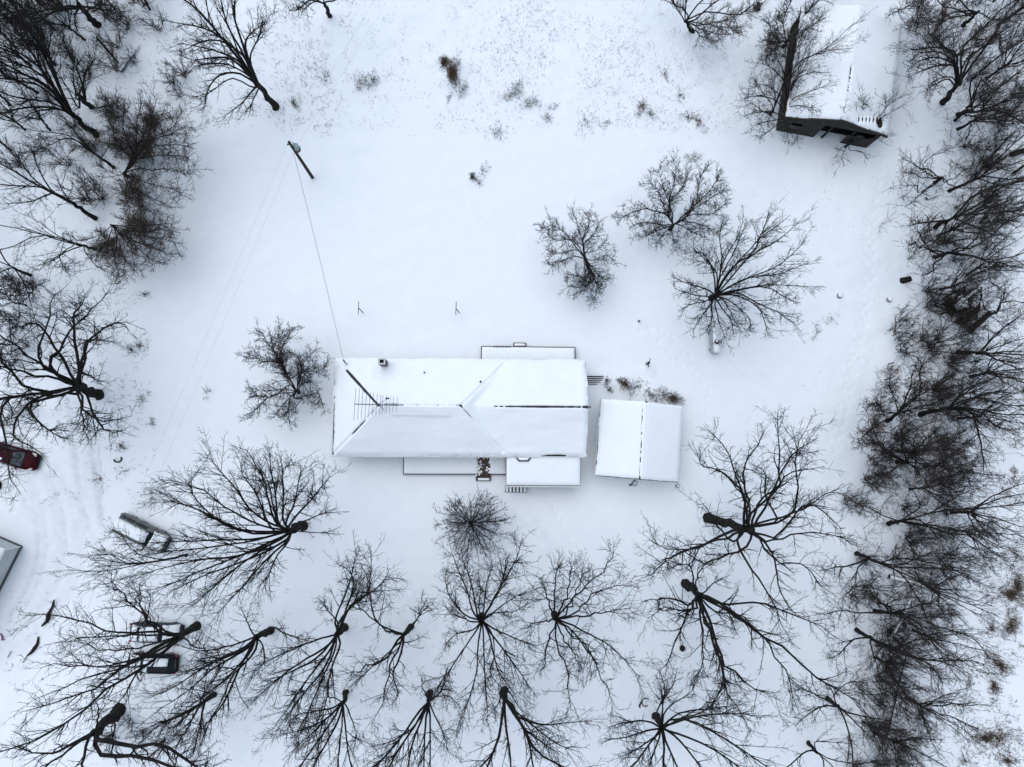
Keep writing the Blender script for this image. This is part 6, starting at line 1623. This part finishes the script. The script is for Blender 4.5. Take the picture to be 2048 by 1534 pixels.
log('fallen_log', 'snow capped log lying across the wood strip below the pale stemmed tree', 'log', [(1775, 1152), (1815, 1162), (1862, 1176)], [.22, .20, .14], z=[.3, .35, .3], snow=.3)
log('fallen_log', 'leaning birch log propped low in the wood strip', 'log', [(1745, 1335), (1760, 1290), (1785, 1240), (1800, 1190)], [.16, .14, .12, .09], material='stone', z=[.2, .7, 1.3, 1.8], snow=.12)
log('fallen_log', 'second leaning birch log lying under the first', 'log', [(1772, 1480), (1784, 1420), (1795, 1360), (1810, 1300)], [.16, .15, .13, .10], z=[.2, .4, .5, .6], snow=.25)
log('fallen_log', 'snowy log tangled in the brush pile', 'log', [(1905, 612), (1930, 592), (1952, 572)], [.16, .14, .10], z=[.7, .8, .9], snow=.25)
log('fallen_log', 'upright leaning log beside the brush pile', 'log', [(1953, 575), (1955, 600), (1950, 640)], [.14, .14, .12], z=[.8, .6, .3], snow=.2)
log('fallen_log', 'snowy limb hanging in the upper wood strip', 'log', [(1955, 430), (1972, 452), (1985, 468)], [.13, .12, .10], z=[1.2, .9, .5], snow=.2)
log('fallen_log', 'snowy log reaching out of the wood near the barn', 'log', [(1985, 368), (2020, 362), (2060, 360)], [.17, .15, .12], z=[1.0, 1.2, 1.3], snow=.25)
log('fallen_log', 'dark log at the upper right wood edge', 'log', [(2018, 312), (2035, 306), (2065, 300)], [.3, .28, .22], z=.4)
log('fallen_log', 'snow capped stub log at the yard edge of the wood', 'log', [(1852, 398), (1874, 390)], [.16, .14], z=.2, snow=.25)
log('fallen_log', 'dark broken log below the dark grove corner tree', 'log', [(243, 145), (258, 125), (272, 108), (281, 92)], [.16, .13, .10, .05], z=.25, snow=.1)
log('fallen_log', 'dark fallen stem snagged near the dark grove corner tree', 'log', [(196, 78), (215, 100), (240, 130)], [.10, .12, .08], z=.3)
for i, (u, v, lab) in enumerate([(1918, 640, 'dark log in the brush pile heap, the thickest'), (1935, 655, 'dark log in the brush pile heap, the lowest')]):
    log('fallen_log', lab, 'log', [(u, v+5), (u+20, v-10), (u+38, v-28)], [.35, .3, .25], z=.45)
# brush pile with lumps of snow
bp_ = G(1915, 610); bpo = thing('brush_pile', 'dark brush pile carrying lumps of snow in the wood strip', 'brush pile', bp_)
rng = np.random.default_rng(77); m = MB()
for k in range(150):
    a = rng.uniform(0, 6.28); r_ = rng.uniform(.1, 1.7); p = Vector((math.cos(a)*r_, math.sin(a)*r_, rng.uniform(.1, 1.0-.4*r_)))
    d = Vector((rng.normal(), rng.normal(), rng.normal()*.25)).normalized()*rng.uniform(.4, 1.3)
    m.tube([p-d, p, p+d], [.03, .045, .02], 5)
m.build('branches', 'bark', bpo)['kind'] = 'stuff'
for k in range(16):
    a = rng.uniform(0, 6.28); r_ = rng.uniform(0, 1.0); s_ = rng.uniform(.15, .34)
    MB().lathe([(s_*.6, 0), (s_, s_*.3), (s_*.85, s_*.6), (s_*.3, s_*.8)], at=(math.cos(a)*r_-.2, math.sin(a)*r_*.7, .75-.25*r_), sides=9).build('snow_lump', 'roof_snow', bpo, smooth=True)
# hollow stump / culvert by the yard edge
g0 = G(1809, 561)
sp = thing('old_stump', 'dark hollow stump leaning at the yard edge of the wood', 'stump', g0)
MB().tube([(-.28, -.02, -.1), (.0, 0, .32), (.30, .05, .62)], [.34, .31, .29], 14).build('stem', 'bark', sp)
MB().tube([(.30, .05, .621), (.315, .053, .64)], [.24, .23], 14).build('hollow', 'soot_hole_shade', sp)  # black disc on the solid stem, shade of the hollow as colour
g0 = G(-8, 971)
sp = thing('cut_trunk', 'thick dark tree stump by the red sedan', 'stump', g0)
MB().tube([(0, 0, -.2), (-.02, 0, .35), (-.06, .01, .8)], [.62, .50, .46], 14).build('stem', 'bark', sp, smooth=True)
MB().lathe([(.40, 0), (.36, .12), (.12, .18)], at=(-.06, .01, .80), sides=12).build('snow_cap', 'roof_snow', sp, smooth=True)
for (u, v, s_, lab) in [(1678, 592, .28, 'snow covered rock alone on the right yard'), (1777, 600, .26, 'snow covered rock near the hollow stump')]:
    g0 = G(u, v); o = thing('rock', lab, 'rock', g0)
    MB().lathe([(s_, -.1), (s_*1.1, .08), (s_*.8, .22), (s_*.3, .28)], sides=9).build('stone', 'stone', o, smooth=True)
    MB().lathe([(s_*.95, .17), (s_*.8, .29), (s_*.3, .36)], at=(.04, .04, 0), sides=9).build('snow_cap', 'roof_snow', o, smooth=True)
# yard odds and ends
g0 = G(1293, 728); o = thing('hand_pump', 'black cast iron hand pump standing in the snow by the dry shrubs', 'pump', g0)
MB().tube([(0, 0, -.2), (0, 0, .95)], .11, 10).build('barrel', 'black_metal', o)
MB().tube([(0, 0, .95), (0, .05, 1.1)], [.13, .09], 10).build('cap', 'black_metal', o)
MB().tube([(0, .02, 1.05), (.12, .30, 1.2), (.10, .5, .85)], .035, 6).build('handle', 'black_metal', o)
MB().tube([(0, 0, .75), (.05, -.28, .70), (.06, -.36, .60)], .05, 8).build('spout', 'black_metal', o)
g0 = G(1277, 643); o = thing('garden_post', 'short dark post stub near the fruit trees', 'post', g0)
MB().tube([(0, 0, -.2), (.02, .03, .42)], [.10, .09], 8).build('stub', 'bark', o)
MB().lathe([(.06, 0), (.05, .04), (.02, .06)], at=(.03, .05, .42), sides=8).build('snow_cap', 'roof_snow', o, smooth=True)
g0 = G(1354, 972); o = thing('bucket', 'small dark bucket filled with snow at the garage corner', 'bucket', g0)
MB().tube([(0, 0, -.05), (0, 0, .34)], [.15, .18], 14).build('pail', 'black_metal', o)
MB().lathe([(.15, .341), (.12, .39), (.04, .41)], sides=12).build('snow_fill', 'roof_snow', o, smooth=True)
g0 = G(1268, 966); o = thing('hose_reel', 'tangled black hose loop lying against the garage front', 'hose', g0)
m = MB(); cc = [(math.cos(t)*.26+.05, math.sin(t)*.26, .06) for t in np.linspace(0, 6.1, 18)]
m.tube(cc, .028, 6).build('loop', 'wire_black', o)
MB().tube([(-.2, -.05, .08), (-.32, -.2, .14), (-.5, -.18, .08), (-.42, -.3, .12)], [.06, .09, .07, .04], 7).build('nozzle', 'wire_black', o)
MB().tube([(-.05, .3, .5), (-.02, .1, .3), (-.2, -.05, .08)], .03, 6).build('tail', 'wire_black', o)
g0 = G(1291, 1404); o = thing('buried_ring', 'dark metal ring half buried in snow by the radiating row tree', 'ring', g0)
MB().tube([(math.cos(t)*.36, math.sin(t)*.40, .12+.06*math.sin(t)) for t in np.linspace(.6, 5.4, 20)], [.05]*20, 7).build('rim', 'black_metal', o)
MB().tube([(-.38, .1, .08), (-.6, -.3, .12), (-.55, -.55, .05)], [.06, .09, .05], 7).build('handle', 'black_metal', o)
g0 = G(1364, 1297); o = thing('tree_stump', 'small black stump with broken top under the gnarled oak', 'stump', g0)
MB().tube([(.08, 0, -.1), (0, 0, .25), (-.10, .04, .45)], [.30, .26, .20], 10).build('stem', 'bark', o)
MB().tube([(-.08, .1, .2), (-.15, .45, .4)], [.10, .03], 7).build('spur', 'bark', o)
g0 = G(236, 918); o = thing('tyre_ring', 'old tyre edge showing through the snow by the drive', 'tyre', g0)
MB().tube([(math.cos(t)*.36-.0, math.sin(t)*.3, .10) for t in np.linspace(3.3, 6.9, 14)], [.07]*14, 8).build('tread', 'tyre', o)
g0 = G(1515, 14); o = thing('junk_cart', 'small dark cart part in the snow near the far barn corner', 'cart', g0)
MB().box(-.5, .2, -.25, .25, .15, .35, rot=Matrix.Rotation(.6, 3, 'Z'), at=(0, 0, 0)).build('tray', 'black_metal', o)
for s_ in (-1, 1):
    MB().lathe([(.10, -.05), (.18, -.04), (.18, .04), (.10, .05)], at=(.1, s_*.36, .17), sides=12, axis='y').build('wheel', 'tyre', o)
MB().tube([(.2, 0, .25), (.75, .45, .7)], .04, 6).build('handle', 'black_metal', o)
# pink toy litter by the drive
g0 = G(4, 1273); o = thing('toy', 'faded purple plastic toy lying in the drive snow', 'toy', g0)
mat('toy_purple', (0.16, 0.06, 0.14), .5, (.22, .10, .18), 3)
MB().tube([(-.25, .3, .08), (.0, .2, .12), (.12, -.1, .1), (.05, -.3, .08)], [.04, .06, .08, .05], 7).build('frame', 'toy_purple', o)
MB().tube([(.0, -.3, .08), (.3, -.25, .08)], .05, 7).build('axle', 'toy_purple', o)

# ------------------------------------------------------------------ wire fence along the yard edge
fp = [(1776, 728), (1768, 760), (1761, 795), (1754, 830), (1748, 865), (1742, 900)]
f0 = G(*fp[0]); fence = thing('wire_fence', 'old wire fence with brown posts along the wood strip edge', 'fence', f0)
pv = [Vector(G(*p))-Vector(f0) for p in fp]
for p in pv:
    MB().tube([(p.x, p.y, p.z-.3), (p.x+random.uniform(-.06, .06), p.y, p.z+1.1)], .055, 7).build('post', 'pole_wood', fence)
for hz in (.35, .65, .95):
    MB().tube([(p.x, p.y, p.z+hz) for p in pv], .012, 5).build('wire', 'wire_black', fence)
MB().beam(tuple(pv[3]+Vector((0, 0, .95))), tuple(pv[3]+Vector((1.1, .12, .9))), .07).build('brace', 'pole_wood', fence)
for i in range(len(fp)-1):
    u, v = (fp[i][0]+fp[i+1][0])/2, (fp[i][1]+fp[i+1][1])/2
    stick_clump('fence_weeds', 'brown weed row grown into the wire fence', 'weeds', u, v, 130, .9, .9, 'dry_grass', group='weeds along the wire fence', seed=300+i)
